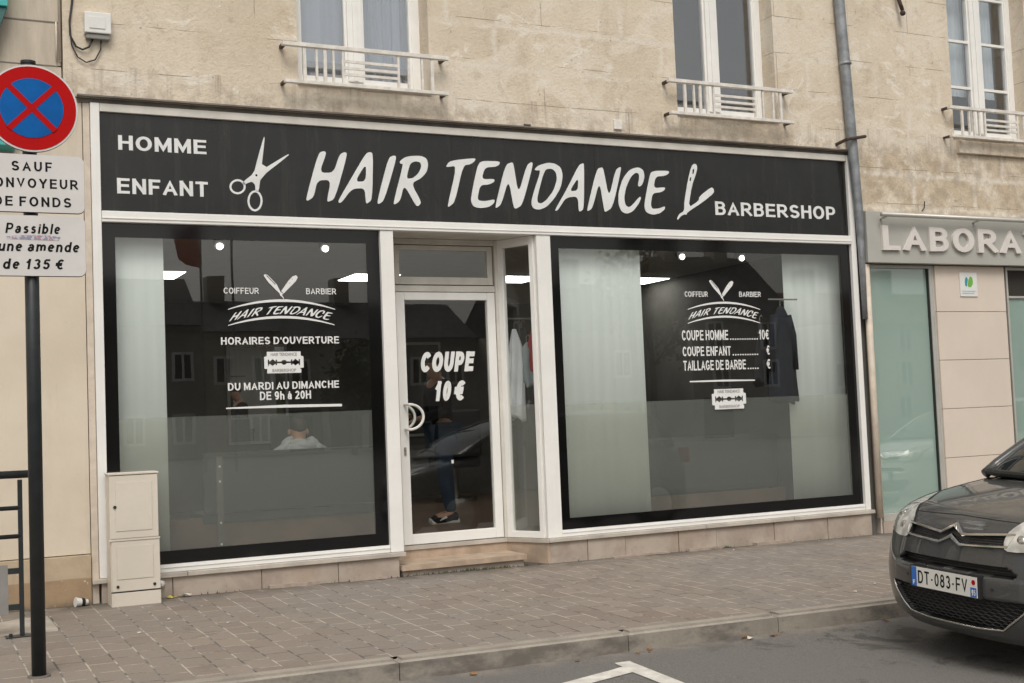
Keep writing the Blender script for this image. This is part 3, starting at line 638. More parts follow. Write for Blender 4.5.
# slanted side panel
pa, pb = Vector((4.822, .385, 0)), Vector((5.007, .02, 0)); L = (pb-pa).length; ux = (pb-pa).normalized(); uy = Vector((-ux.y, ux.x, 0))
MX = Matrix(((ux.x, uy.x, 0, pa.x), (ux.y, uy.y, 0, pa.y), (0, 0, 1, 0), (0, 0, 0, 1)))
def slanted(mb_): me_ = mb_.mesh(); me_.transform(MX); return me_
sp = link('side_light', slanted(MB().box(.0, .07, -.02, .03, .166, 2.80, .004).box(L-.045, L, -.02, .03, .166, 2.80, .004).box(.07, L-.045, -.02, .03, .166, .222, .004).box(.07, L-.045, -.02, .03, 2.725, 2.80, .004)), 'frame', sf)
link('pane', slanted(MB().box(.07, L-.045, .0, .008, .222, 2.725)), 'glass', sp)
link('frosted_film', slanted(MB().box(.075, L-.05, .012, .014, .225, 1.325)), 'frost', sp)

def ringfilm(mb_, x0, x1, z0, z1, a0, a1, c0, c1, y0, y1):
    mb_.box(x0, a0, y0, y1, z0, z1).box(a1, x1, y0, y1, z0, z1).box(a0, a1, y0, y1, z0, c0).box(a0, a1, y0, y1, c1, z1); return mb_
def arc_pts(x0, x1, z0, zc, w0, w1, n=28):
    a = []; c = []
    for i in range(n+1):
        t = i/n; x = x0+(x1-x0)*t; z = z0+(zc-z0)*(1-(2*t-1)**2); h_ = w0+(w1-w0)*(1-(2*t-1)**2)
        a.append((x, z+h_/2)); c.append((x, z-h_/2))
    return a+c[::-1]
POLY = {
 'H': [[(3.071,3.421),(3.12,3.44),(3.14,3.424),(3.073,3.258),(3.195,3.264),(3.25,3.419),(3.294,3.441),(3.319,3.429),(3.199,3.051),(3.14,3.021),(3.132,3.037),(3.17,3.205),(3.054,3.194),(3.021,3.057),(2.965,3.022),(2.955,3.041)]],
 'A': [[(3.225,3.035),(3.351,3.238),(3.476,3.438),(3.513,3.454),(3.54,3.441),(3.519,3.058),(3.473,3.019),(3.462,3.033),(3.457,3.15),(3.345,3.138),(3.256,3.025),(3.233,3.016)],[(3.477,3.358),(3.373,3.199),(3.468,3.204)]],
 'I': [[(3.673,3.414),(3.728,3.438),(3.747,3.42),(3.624,3.056),(3.574,3.018),(3.56,3.037)]],
 'R': [[(3.769,3.385),(3.813,3.422),(3.863,3.438),(3.961,3.447),(4.016,3.427),(4.029,3.375),(4.012,3.31),(3.96,3.255),(3.868,3.207),(3.956,3.052),(3.926,3.016),(3.902,3.021),(3.804,3.196),(3.765,3.056),(3.713,3.02),(3.704,3.037),(3.805,3.369),(3.78,3.368)],[(3.864,3.376),(3.916,3.398),(3.959,3.389),(3.965,3.348),(3.937,3.295),(3.886,3.252),(3.825,3.243)]],
 'T': [[(4.19,3.366),(4.23,3.419),(4.475,3.456),(4.46,3.425),(4.421,3.397),(4.35,3.384),(4.26,3.062),(4.201,3.019),(4.192,3.03),(4.292,3.379),(4.203,3.362)]],
 'E': [[(4.484,3.379),(4.512,3.422),(4.558,3.434),(4.702,3.438),(4.694,3.408),(4.66,3.388),(4.555,3.377),(4.518,3.271),(4.642,3.282),(4.641,3.256),(4.588,3.229),(4.503,3.22),(4.472,3.1),(4.497,3.083),(4.556,3.085),(4.637,3.104),(4.63,3.07),(4.579,3.033),(4.488,3.02),(4.431,3.033),(4.41,3.079),(4.431,3.187)]],
 'N': [[(4.638,3.035),(4.753,3.411),(4.821,3.438),(4.833,3.415),(4.867,3.151),(4.96,3.415),(5.008,3.451),(5.025,3.431),(4.903,3.063),(4.835,3.026),(4.816,3.041),(4.778,3.286),(4.698,3.061),(4.651,3.027)]],
 'D': [[(5.035,3.383),(5.074,3.421),(5.171,3.451),(5.239,3.448),(5.3,3.415),(5.317,3.342),(5.291,3.236),(5.224,3.136),(5.138,3.053),(5.063,3.026),(5.009,3.036),(4.988,3.078),(5.016,3.176),(5.1,3.38),(5.052,3.375)],[(5.134,3.388),(5.21,3.401),(5.249,3.369),(5.257,3.308),(5.221,3.209),(5.141,3.114),(5.086,3.082),(5.052,3.092),(5.052,3.141)]],
 'A2': [[(5.223,3.03),(5.349,3.218),(5.485,3.447),(5.525,3.465),(5.539,3.456),(5.517,3.053),(5.478,3.024),(5.462,3.032),(5.461,3.162),(5.338,3.147),(5.257,3.037),(5.232,3.022)],[(5.473,3.335),(5.376,3.205),(5.464,3.214)]],
 'N2': [[(5.546,3.038),(5.667,3.419),(5.725,3.44),(5.738,3.416),(5.782,3.156),(5.864,3.422),(5.915,3.453),(5.926,3.438),(5.816,3.076),(5.739,3.03),(5.726,3.042),(5.69,3.314),(5.606,3.062),(5.56,3.033)]],
 'C': [[(6.093,3.286),(6.111,3.352),(6.113,3.397),(6.077,3.408),(6.024,3.367),(5.968,3.27),(5.941,3.169),(5.951,3.1),(5.987,3.082),(6.024,3.103),(6.109,3.188),(6.123,3.176),(6.098,3.124),(6.028,3.046),(5.962,3.021),(5.905,3.042),(5.877,3.11),(5.885,3.216),(5.935,3.344),(6.013,3.43),(6.102,3.46),(6.16,3.437),(6.171,3.374),(6.145,3.303),(6.114,3.277)]],
 'E2': [[(6.227,3.383),(6.247,3.422),(6.308,3.436),(6.443,3.441),(6.434,3.412),(6.387,3.391),(6.29,3.38),(6.261,3.27),(6.389,3.286),(6.384,3.26),(6.341,3.236),(6.248,3.223),(6.223,3.116),(6.236,3.079),(6.303,3.081),(6.379,3.109),(6.374,3.077),(6.315,3.037),(6.233,3.022),(6.167,3.045),(6.151,3.101),(6.186,3.242)]],
 'razor': [[(6.588,3.069),(6.597,3.165),(6.643,3.35),(6.691,3.493),(6.726,3.525),(6.755,3.513),(6.757,3.468),(6.684,3.302),(6.637,3.101),(6.759,3.175),(6.767,3.214),(6.907,3.31),(6.934,3.293),(6.935,3.254),(6.798,3.16),(6.62,3.057),(6.611,3.034),(6.594,3.04),(6.55,3.023),(6.513,2.984),(6.504,2.997),(6.535,3.043)],[(6.703,3.466),(6.725,3.477),(6.717,3.428),(6.7,3.419)],[(6.669,3.387),(6.689,3.398),(6.679,3.351),(6.663,3.357)]],
 'sc': [[(2.628,3.534),(2.632,3.505),(2.596,3.254),(2.821,3.399),(2.825,3.387),(2.589,3.197),(2.572,3.085),(2.545,3.084),(2.545,3.135),(2.521,3.161),(2.483,3.147),(2.456,3.129),(2.445,3.153),(2.537,3.227),(2.57,3.345)],[(2.552,3.222),(2.562,3.222),(2.567,3.212),(2.56,3.203),(2.55,3.204),(2.547,3.213)]],
 'r1': [[(2.469,3.117),(2.464,3.094),(2.449,3.074),(2.428,3.06),(2.403,3.054),(2.378,3.058),(2.358,3.07),(2.344,3.089),(2.34,3.112),(2.345,3.135),(2.36,3.155),(2.381,3.169),(2.406,3.175),(2.431,3.171),(2.451,3.159),(2.465,3.14)],[(2.453,3.117),(2.449,3.099),(2.438,3.085),(2.422,3.074),(2.403,3.07),(2.385,3.073),(2.369,3.082),(2.359,3.096),(2.356,3.112),(2.36,3.129),(2.371,3.144),(2.387,3.154),(2.406,3.159),(2.424,3.156),(2.44,3.147),(2.45,3.133)]],
 'r2': [[(2.601,3.01),(2.595,2.978),(2.581,2.95),(2.561,2.931),(2.538,2.923),(2.514,2.929),(2.495,2.947),(2.483,2.973),(2.479,3.006),(2.485,3.038),(2.499,3.066),(2.519,3.085),(2.542,3.092),(2.566,3.087),(2.585,3.069),(2.597,3.042)],[(2.585,3.01),(2.58,2.983),(2.57,2.961),(2.555,2.946),(2.538,2.94),(2.521,2.944),(2.507,2.959),(2.498,2.98),(2.495,3.006),(2.5,3.032),(2.51,3.055),(2.525,3.07),(2.542,3.076),(2.559,3.072),(2.573,3.057),(2.582,3.036)]],
}
WORD = [(k, POLY[k]) for k in ('H', 'A', 'I', 'R', 'T', 'E', 'N', 'D', 'A2', 'N2', 'C', 'E2')]
def name_word(tf=None, thick=.004, only=None):
    loops = []
    for k, ls in WORD:
        for L_ in ls:
            L_ = smooth_loop(L_)
            loops.append([tf(*p) for p in L_] if tf else L_)
    return flat_mesh(loops, thick)
def put(loops, y, mat, parent, name='lettering', thick=.002):
    me_ = flat_mesh(loops, thick); me_.transform(Matrix.Translation((0, y, 0))); return link(name, me_, mat, parent)
def razor_logo(cx, z0, s, y, par):
    f = lambda L_: [(cx+a*s, z0+c*s) for a, c in L_]
    put([f([(-.03, .0), (.03, -.03), (.01, -.09), (.03, -.12), (.055, -.16), (.045, -.19), (.025, -.185), (.03, -.16), (.0, -.13), (-.05, -.09), (-.06, -.04), (-.36, .26), (-.50, .46), (-.46, .50), (-.38, .47), (-.14, .22), (-.10, .14)]),
         f([(-.015, .03), (.05, -.04), (.42, .32), (.47, .43), (.42, .48), (.33, .45), (.20, .32)]),
         f([(-.43, .46), (-.40, .46), (-.17, .22), (-.18, .20)]), f([(.30, .36), (.33, .38), (.31, .34)]), f([(.22, .26), (.25, .28), (.23, .23)])], y, 'vinyl', par, 'razor_emblem')
def small_name(x0, x1, zb, zc, h, y, par):
    sx0, sx1, sz0, sz1 = 2.955, 6.47, 3.015, 3.455
    def tf(a, c):
        t = (a-sx0)/(sx1-sx0); zz = (c-sz0)/(sz1-sz0)
        t2 = t if a < 4.1 else t+.01
        return (x0+(x1-x0)*t2+.35*h*(zz-.5)*(1), zb+(zc-zb)*(1-(2*t-1)**2)+h*zz*(1-.0*t))
    me_ = name_word(tf, .002); me_.transform(Matrix.Translation((0, y, 0))); link('lettering', me_, 'vinyl', par)
def blade(x0, x1, z0, z1, y, par):
    w_, h_ = x1-x0, z1-z0; f = lambda L_: [(x0+a*w_, z0+c*h_) for a, c in L_]
    out = f([(.07, 0), (.93, 0), (.94, .14), (.90, .22), (1, .24), (1, .76), (.93, .80), (.93, 1), (.07, 1), (.07, .80), (0, .76), (0, .22), (.07, .2)])
    hole = f([(.09, .44), (.09, .36), (.12, .36), (.13, .44), (.17, .40), (.21, .34), (.25, .40), (.28, .44), (.29, .37), (.32, .37), (.33, .46), (.43, .46), (.47, .39), (.53, .39), (.57, .46), (.67, .46), (.68, .37), (.71, .37), (.72, .44), (.75, .40), (.79, .34), (.83, .40), (.87, .44), (.88, .36), (.91, .36), (.91, .64), (.88, .64), (.87, .54), (.83, .60), (.79, .66), (.75, .60), (.72, .54), (.71, .63), (.68, .63), (.67, .54), (.57, .54), (.53, .61), (.47, .61), (.43, .54), (.33, .54), (.32, .63), (.29, .63), (.28, .54), (.25, .60), (.21, .66), (.17, .60), (.13, .54), (.12, .64), (.09, .64)])
    e = put([out, hole], y, 'vinyl', par, 'razor_blade_emblem')
    text('HAIR TENDANCE', x0+.17*w_, x0+.83*w_, z0+.80*h_, z0+.95*h_, y-.0015, 'greypanel', e, bold=.01)
    text('BARBERSHOP', x0+.2*w_, x0+.8*w_, z0+.06*h_, z0+.20*h_, y-.0015, 'greypanel', e, bold=.01)

def display(x0, x1, a0, a1, frost_top):
    mb_ = ringfilm(MB(), x0, x1, .2245, 2.799, a0, a1, .323, 2.692, .004, .007)
    win = mb_.build('display_window', 'blackfilm', sf)
    B(x0, x1, .008, .016, .2245, 2.799).build('pane', 'glass', win)
    B(a0-.01, a1+.01, .018, .020, .315, frost_top).build('frosted_film', 'frost', win)
    return win
wl = display(1.371, 3.565, 1.468, 3.456, 1.325); wr = display(5.149, 8.539, 5.245, 8.420, 1.312)
Y = .002
razor_logo(2.735, 2.285, .285, Y, wl)
sans('COIFFEUR', 2.274, 2.552, 2.270, 2.318, Y, 'vinyl', wl, .15); sans('BARBIER', 2.934, 3.186, 2.270, 2.318, Y, 'vinyl', wl, .15)
put([arc_pts(2.305, 3.172, 2.148, 2.218, .006, .020)], Y, 'vinyl', wl, 'arc'); put([arc_pts(2.302, 3.162, 2.022, 2.086, .006, .020)], Y, 'vinyl', wl, 'arc')
small_name(2.32, 3.14, 2.05, 2.108, .068, Y, wl)
sans("HORAIRES D'OUVERTURE", 2.243, 3.196, 1.872, 1.930, Y, 'vinyl', wl, .18)
blade(2.578, 2.896, 1.642, 1.812, Y, wl)
sans('DU MARDI AU DIMANCHE', 2.287, 3.184, 1.515, 1.574, Y, 'vinyl', wl, .18)
sans('DE 9h à 20H', 2.536, 2.949, 1.434, 1.500, Y, 'vinyl', wl, .18)
put([[(2.268, 1.374), (3.203, 1.364), (3.203, 1.384), (2.735, 1.392), (2.268, 1.384)]], Y, 'vinyl', wl, 'line')
razor_logo(6.975, 2.285, .285, Y, wr)
sans('COIFFEUR', 6.554, 6.812, 2.268, 2.318, Y, 'vinyl', wr, .145); sans('BARBIER', 7.170, 7.424, 2.270, 2.320, Y, 'vinyl', wr, .145)
put([arc_pts(6.578, 7.406, 2.150, 2.214, .006, .019)], Y, 'vinyl', wr, 'arc'); put([arc_pts(6.571, 7.398, 2.020, 2.082, .006, .019)], Y, 'vinyl', wr, 'arc')
small_name(6.59, 7.375, 2.052, 2.108, .066, Y, wr)
for (tx, z0, z1, xe, price, px0) in (('COUPE HOMME', 1.862, 1.956, 7.018, '10€', 7.375), ('COUPE ENFANT', 1.715, 1.804, 7.040, '€', 7.455), ('TAILLAGE DE BARBE', 1.582, 1.674, 7.205, '€', 7.45)):
    sans(tx, 6.500, xe, z0, z1, Y, 'vinyl', wr, .17)
    n = int(round((7.36-xe-.02)/.028)); mb_ = MB()
    for k in range(n): mb_.box(xe+.02+k*.028, xe+.034+k*.028, Y, Y+.002, z0+.0, z0+.013)
    mb_.build('dotted_line', 'vinyl', wr)
    sans(price, px0, 7.492, z0, z1, Y, 'vinyl', wr, .145)
put([[(6.562, 1.474), (7.30, 1.470), (7.30, 1.482), (6.93, 1.490), (6.562, 1.486)]], Y, 'vinyl', wr, 'line')
blade(6.80, 7.185, 1.213, 1.402, Y, wr)

# sign board over the shop
sg = thing('shop_sign', (4.95, .0, 3.26), 'long black fascia board over the barber shop lettered HAIR TENDANCE in white', 'sign')
mb = MB()
for a, c in ((1.371, 4.247), (4.249, 5.648), (5.650, 8.539)): mb.box(a, c, 0, .03, 2.886, 3.637)
mb.build('board', 'board', sg)
me = name_word(None, .004); me.transform(Matrix.Translation((0, -.005, 0))); link('lettering', me, 'letter', sg)
sans('HOMME', 1.505, 2.168, 3.358, 3.470, -.004, 'letter', sg, .185)
sans('ENFANT', 1.490, 2.172, 3.024, 3.142, -.004, 'letter', sg, .185)
sans('BARBERSHOP', 6.940, 8.382, 3.046, 3.176, -.004, 'letter', sg, .18)
put([smooth_loop(q, 1) for q in POLY['razor']], -.004, 'letter', sg, 'razor_emblem', .004)
put([smooth_loop(q, 1) for q in POLY['sc']], -.004, 'letter', sg, 'scissors_emblem', .004)
put(POLY['r1'], -.004, 'letter', sg, 'scissors_ring', .004); put(POLY['r2'], -.004, 'letter', sg, 'scissors_ring', .004)
B(5.845, 5.93, -.05, -.03, 3.785, 3.875, .006).build('t', 'rail')
o = bpy.data.objects['t']; o.name = 'junction_box'; tag(o, 'tiny beige junction box on the stone just above the black sign', 'box')

# blinds and lights inside
def blind(x0, x1, lab, zt=2.84, zb=.2, y=.14):
    c = MB(); n = int((x1-x0)*90); vs = []
    for i in range(n+1):
        xx = x0+(x1-x0)*i/n; yy = y+.0012*math.sin(xx*55)+.002*math.sin(xx*9)
        vs.append([c.b.verts.new((xx, yy+k, z)) for k in (0, .004) for z in (zb, zt)])
    for p, q in zip(vs, vs[1:]):
        c.b.faces.new((p[0], q[0], q[1], p[1])); c.b.faces.new((p[2], p[3], q[3], q[2])); c.b.faces.new((p[0], p[2], q[2], q[0]))
    o_ = link('window_blind', c.mesh(), 'curtain', None, (x0, y, zb), True); tag(o_, lab, 'blind', 'white blinds hanging behind the shop windows')
blind(1.40, 1.845, 'narrow white blind hanging at the left edge of the opening hours window')
blind(5.16, 6.165, 'wide white blind filling the left third of the price list window')
blind(7.86, 8.57, 'white blind at the right edge of the price list window, beside the dark jacket', y=.21)
for x0, x1, lab in ((2.05, 2.64, 'ceiling light panel seen past the white blind of the opening hours window'), (4.46, 4.98, 'ceiling light panel above the door of the barber shop'), (6.20, 6.78, 'ceiling light panel seen beside the wide white blind'), (8.0, 8.5, 'ceiling light panel behind the right hand blind')):
    t = thing('ceiling_light', ((x0+x1)/2, 3.5, 2.85), lab, 'ceiling light', 'square light panels in the salon ceiling')
    B(x0-.02, x1+.02, 3.18, 3.82, 2.835, 2.849).build('frame', 'white', t); B(x0, x1, 3.2, 3.8, 2.828, 2.8345).build('diffuser', 'lightpanel', t)
for x, lab in ((2.43, 'round spotlight above the left half of the opening hours window'), (3.35, 'round spotlight above the right half of the opening hours window'), (7.06, 'round spotlight above the razor emblem of the price list window'), (7.79, 'round spotlight above the hanging dark jacket')):
    t = thing('spotlight', (x, .8, 2.85), lab, 'spotlight', 'round spotlights behind the display windows')
    MB().cyl((x, .8, 2.85), (x, .8, 2.80), .02).cyl((x, .83, 2.80), (x, .77, 2.76), .045, 18).build('housing', 'dark', t)
    MB().ball((x, .765, 2.752), (.030), (1, .5, 1)).build('bulb', 'spot', t, smooth=True)
tag(link('road_marking', MB().prism([(x, y, rz(x, y)+.004) for x, y in MARK], (0, 0, .0015)).mesh(), 'marking'), kind='structure')

# ------------------------------------------------------------------ neighbours
nb = thing('corner_house', (-3, 0, 0), 'painted stone house at the left edge, behind the no stopping sign', 'house')
wall(MB(), -8, 1.246, .352, 3.733, -.002, .3, []).box(-8, 1.108, -.002, .3, 3.733, 3.955).build('wall', 'paint', nb)
wall(MB(), -8, 1.108, 3.965, 9.6, -.002, .3, []).build('upper_wall', 'paint', nb)
B(-8, 1.246, -.030, .28, -.12, .345, .006).build('plinth', 'tan', nb)
B(-8, 1.085, -.004, .002, 3.955, 3.965).build('string_joint', 'ledge', nb)
B(.70, 1.09, -.006, 0, 4.286, 4.296).build('wall_joint', 'ledge', nb)
B(-8, 1.108, 2, 9, 9.6, 9.8).build('cornice', 'paint', nb)
MB().prism([(-8, -.2, 9.8), (-8, 9.4, 9.8), (-8, 4.6, 12.6)], (9.1, 0, 0)).build('roof', 'roof', nb)
c_ = MB().tube([(1.10, -.02, 3.99), (1.10, -.02, 6.5)], .010, 8).tube([(1.075, -.018, 3.99), (1.075, -.018, 4.29)], .007, 8)
o = c_.build('wall_conduit', 'beigepipe', None, (1.10, -.02, 3.99), True); tag(o, 'thin beige conduit running up the joint left of the white cable box', 'conduit')

LX0 = 8.672
lab = thing('laboratory_building', (14, 0, 0), 'limestone building on the right with cream clad pillars and tall teal frosted windows', 'building')
wall(MB(), 8.662, 22, 3.14, 9.4, -.03, .32, [WINC, (13.9, 15.04, 3.985, 6.05), (17.7, 18.84, 3.985, 6.05)]).build('wall', 'stone', lab)
upper_window(lab, WINC[0], WINC[1], 4.0, 6.0, 10.535, 10.690, bars=(4.583, 5.092, 5.6))
upper_window(lab, 13.9, 15.04, 4.0, 6.0, 14.415, 14.57, bars=(4.583, 5.092, 5.6))
upper_window(lab, 17.7, 18.84, 4.0, 6.0, 18.215, 18.37, bars=(4.583, 5.092, 5.6))
B(10.04, 11.35, -.075, -.03, 3.80, 3.935, .006).build('window_apron', 'stone', lab)
B(10.0, 11.2, -.05, .16, 3.966, 3.992, .004).build('window_sill', 'rail', lab)
B(8.66, 22, 2, 9, 9.4, 9.6).build('cornice', 'stone', lab)
MB().prism([(8.66, -.2, 9.6), (8.66, 9.4, 9.6), (8.66, 4.6, 12.5)], (13.34, 0, 0)).build('roof', 'roof', lab)
B(8.663, 22, .34, .5, -.2, 3.2).build('inner_wall', 'dark', lab)
def lab_window(x0, x1):
    f = MB(); f.box(x0, x0+.025, -.01, .08, .11, 2.606).box(x1-.035, x1, -.01, .08, .11, 2.606).box(x0+.025, x1-.035, -.01, .08, 2.575, 2.606).box(x0+.025, x1-.035, -.01, .08, .035, .108, .003)
    f = f.build('window', 'alu', lab)
    B(x0+.025, x1-.035, .03, .04, .11, 2.575).build('pane', 'teal', f)
    B(x1-.043, x1-.035, .0, .03, .11, 2.575).build('gasket', 'blackplastic', f)
def lab_pillar(x0, x1):
    zs = [-.22, .10, .618, 1.121, 1.623, 2.125, 2.607]; m_ = MB()
    for a, c in zip(zs, zs[1:]): m_.box(x0, x1, -.028, .3, a+.003, c-.002, .003)
    m_.build('cladding', 'cream', lab); B(x0+.01, x1-.01, -.018, .29, -.2, 2.60).build('cladding_joint', 'ledge', lab)
B(8.735, 8.752, -.01, .1, -.1, 2.606).build('window_jamb', 'cream', lab)
lab_window(8.755, 9.602); lab_pillar(9.632, 10.615)
B(9.604, 9.630, -.01, .1, .0, 2.606).build('window_jamb', 'alu', lab)
lab_window(10.66, 13.0); lab_pillar(13.05, 14.0); lab_window(14.05, 17.0); lab_pillar(17.05, 22)
B(10.685, 12.965, .012, .028, 2.30, 2.57).build('roller_box', 'darkline', lab)
B(10.685, 12.965, .008, .028, 2.275, 2.298).build('roller_bar', 'alu', lab)
B(8.752, 9.60, -.03, .3, -.2, .034).build('doorstep', 'base', lab)
# fascia with raised letters and lamp rail
ls = thing('laboratory_sign', (11, 0, 2.87), 'grey fascia with raised pale letters over the teal windows on the right', 'sign')
B(8.675, 13.9, -.115, -.03, 2.612, 3.128, .004).build('fascia', 'labpanel', ls)
me = sans_mesh('LABORATOIRE', .195, .14, .03); ref = max(v.co.x for v in sans_mesh('LABORA', .195, .14, .03).vertices)
me2 = fit(me, 8.850, 10.775, 2.735, 2.985, -.146, 0, (0, ref, 0, 1)); link('lettering', me2, 'lablet', ls)
MB().tube([(8.80, -.20, 3.085), (13.9, -.20, 3.075)], .022, 12).build('light_rail', 'alu', ls, smooth=True)
for x in (8.86, 10.12, 11.4, 12.7): MB().box(x-.012, x+.012, -.20, -.116, 3.05, 3.066).build('rail_bracket', 'alu', ls)
pq = thing('wall_plaque', (10.08, -.03, 2.28), 'small white plaque with a green and blue leaf emblem on the cream pillar', 'plaque')
B(9.962, 10.205, -.04, -.029, 2.284, 2.537, .003).build('plate', 'white', pq)
def leafs(pts): return [pts]
put([smooth_loop([(10.065, 2.39), (10.11, 2.38), (10.145, 2.42), (10.14, 2.48), (10.11, 2.50), (10.08, 2.46)])], -.0425, 'green', pq, 'leaf_emblem')
put([smooth_loop([(10.03, 2.40), (10.055, 2.385), (10.065, 2.43), (10.075, 2.47), (10.05, 2.495), (10.03, 2.46)])], -.0425, 'bluegreen', pq, 'leaf_emblem')
B(9.99, 10.17, -.0425, -.040, 2.335, 2.345).box(9.99, 10.15, -.0425, -.040, 2.315, 2.322).build('printed_line', 'palegreen', pq)

# rain pipe
dp = thing('drainpipe', (8.6, -.08, .05), 'grey zinc drainpipe between the two limestone houses, right of the black sign', 'drainpipe')
MB().tube([(8.50, -.085, 7.5), (8.515, -.085, 5.2), (8.575, -.085, 3.85), (8.595, -.085, 3.45), (8.615, -.085, 3.1), (8.630, -.07, 2.7), (8.640, -.06, 2.05)], [.054, .054, .052, .047, .042, .032, .026], 16).build('pipe', 'zinc', dp, smooth=True)
MB().tube([(8.70, -.045, 2.60), (8.70, -.045, .08)], .034, 14).build('lower_pipe', 'beigepipe', dp, smooth=True)
MB().tube([(8.545, -.085, 4.63), (8.548, -.085, 4.60)], .062, 16).build('pipe_collar', 'zinc', dp, smooth=True)
MB().tube([(8.42, -.03, 3.80), (8.46, -.15, 3.83), (8.58, -.165, 3.85), (8.72, -.12, 3.88)], .017, 8).build('pipe_clamp', 'iron', dp)
hk = MB().tube([(9.30, -.05, 5.5), (9.31, -.09, 5.33), (9.335, -.10, 5.24)], .02, 8).ball((9.335, -.10, 5.21), .03)
o = hk.build('wall_hook', 'iron', None, (9.3, -.04, 5.3), True); tag(o, 'rusty hook sticking out of the limestone high up, left of the right hand upstairs window', 'hook')
o = MB().tube([(9.50, -.035, 3.17), (9.53, -.04, 3.20), (9.545, -.035, 3.27)], .005, 6).build('loose_wire', 'cable', None, (9.5, -.03, 3.2)); tag(o, 'short loose black wire end above the grey laboratory fascia', 'wire')

railing(2.757, 'white railing in front of the upstairs window over the scissors end of the black sign')
railing(6.385, 'white railing in front of the upstairs window over the razor end of the black sign')
railing(9.850, 'white railing in front of the upstairs window above the laboratory fascia')

# cable box
cb = thing('cable_box', (1.36, -.03, 4.18), 'white cable junction box with black wires beside the conduit at top left', 'box')
B(1.268, 1.46, -.10, -.031, 4.212, 4.372, .008).build('case', 'white', cb); B(1.300, 1.415, -.106, -.10, 4.245, 4.335, .003).build('lid', 'white', cb)
B(1.28, 1.45, -.085, -.031, 4.172, 4.208, .006).build('cable_entry', 'greypanel', cb)
MB().tube([(1.225, -.035, 6.2), (1.21, -.035, 4.75), (1.19, -.04, 4.45), (1.168, -.045, 4.30), (1.17, -.05, 4.19), (1.21, -.05, 4.11), (1.255, -.05, 4.09), (1.30, -.06, 4.11), (1.33, -.06, 4.175)], .0075, 8).build('cable', 'cable', cb, smooth=True)
MB().tube([(1.195, -.035, 4.55), (1.17, -.04, 4.28), (1.178, -.05, 4.12), (1.22, -.05, 4.03), (1.28, -.05, 3.995), (1.345, -.05, 4.02), (1.385, -.05, 4.10), (1.39, -.055, 4.175)], .0055, 8).build('cable', 'cable', cb, smooth=True)

# teal shop sign and awning of the house at the left
ts = thing('teal_shop_sign', (.2, -.1, 4.0), 'teal enamel shop sign cut by the top left corner', 'sign')
B(-1.2, .735, -.14, -.02, 4.335, 4.9, .006).build('box', 'tealsign', ts)
MB().prism([(-1.2, -.12, 4.328), (.728, -.12, 4.328), (.60, -.12, 3.96), (-1.2, -.12, 3.96)], (0, .09, 0)).build('lower_panel', 'tealdark', ts)
aw = thing('awning', (-.3, -.2, 3.3), 'rolled teal awning low behind the no stopping sign at the left edge', 'awning')
MB().prism([(-2.2, -.30, 3.42), (-2.2, -.30, 3.285), (-2.2, -.003, 3.30), (-2.2, -.003, 3.42)], (2.97, 0, 0)).build('roll', 'tealsign', aw)

# ------------------------------------------------------------------ no stopping sign
st = thing('no_stopping_sign', (.655, -2.47, gz(.655, -2.47)), 'round red and blue no stopping sign with two white text plates on a dark pole', 'road sign')
zb = gz(.655, -2.47)
MB().cyl((.655, -2.455, zb), (.655, -2.455, 3.27), .0375, 24).build('pole', 'pole', st, smooth=True)
MB().cyl((.655, -2.455, 3.27), (.655, -2.455, 3.285), .04, 24).build('pole_cap', 'blackplastic', st)
MB().cyl((.655, -2.455, zb-.01), (.655, -2.455, zb+.008), .06, 24).build('foot', 'ledge', st)
def disc(r, y0, y1, name, mat, par, cx=.664, cz=3.010): return MB().cyl((cx, y0, cz), (cx, y1, cz), r, 64).build(name, mat, par)
dsk = disc(.2415, -2.512, -2.495, 'disc', 'greypanel', st)
disc(.2400, -2.516, -2.512, 'white_rim', 'signw', dsk); disc(.2300, -2.5185, -2.516, 'red_ring', 'red', dsk); disc(.1640, -2.521, -2.5185, 'blue_face', 'blue', dsk)
bar = MB()
for k, (y0, sgn) in enumerate(((-2.5225, 1), (-2.5228, -1))):
    c45 = math.sqrt(.5); dx, dz = c45*sgn, c45; L_ = .168; t_ = .0155
    if k == 0: segs = [(-L_, L_)]
    else: segs = [(-L_, -t_-.0004), (t_+.0004, L_)]
    for a, c in segs:
        P_ = [(.664+dx*a-dz*t_*sgn*0-dz*t_, y0, 3.010+dz*a+dx*t_), (.664+dx*c-dz*t_, y0, 3.010+dz*c+dx*t_), (.664+dx*c+dz*t_, y0, 3.010+dz*c-dx*t_), (.664+dx*a+dz*t_, y0, 3.010+dz*a-dx*t_)]
        bar.prism(P_, (0, .0035, 0))
bar.build('red_cross', 'red', dsk)
def splate(z0, z1, name):
    L_ = []; r_ = .035; x0, x1 = .392, .930
    for cx, cz, a0 in ((x1-r_, z1-r_, 0), (x0+r_, z1-r_, 90), (x0+r_, z0+r_, 180), (x1-r_, z0+r_, 270)):
        L_ += [(cx+r_*math.cos(R(a0+15*k)), cz+r_*math.sin(R(a0+15*k))) for k in range(7)]
    o_ = put([L_], -2.512, 'signw', st, name, .006)
    cx_, cz_ = (x0+x1)/2, (z0+z1)/2; L2 = [(cx_+(a-cx_)*1.006, cz_+(c-cz_)*1.01-.001) for a, c in L_]
    put([L2], -2.505, 'blackplastic', o_, 'rim', .012); return o_
p1 = splate(2.440, 2.755, 'text_plate'); p2 = splate(2.092, 2.421, 'text_plate')
yt = -2.5135
def sgn(txt, cx, wd, cz, h, par, shear=0., gap=.26): sans(txt, cx-wd/2, cx+wd/2, cz-h/2, cz+h/2, yt, 'signink', par, .185, shear, thick=.0015, gap=gap)
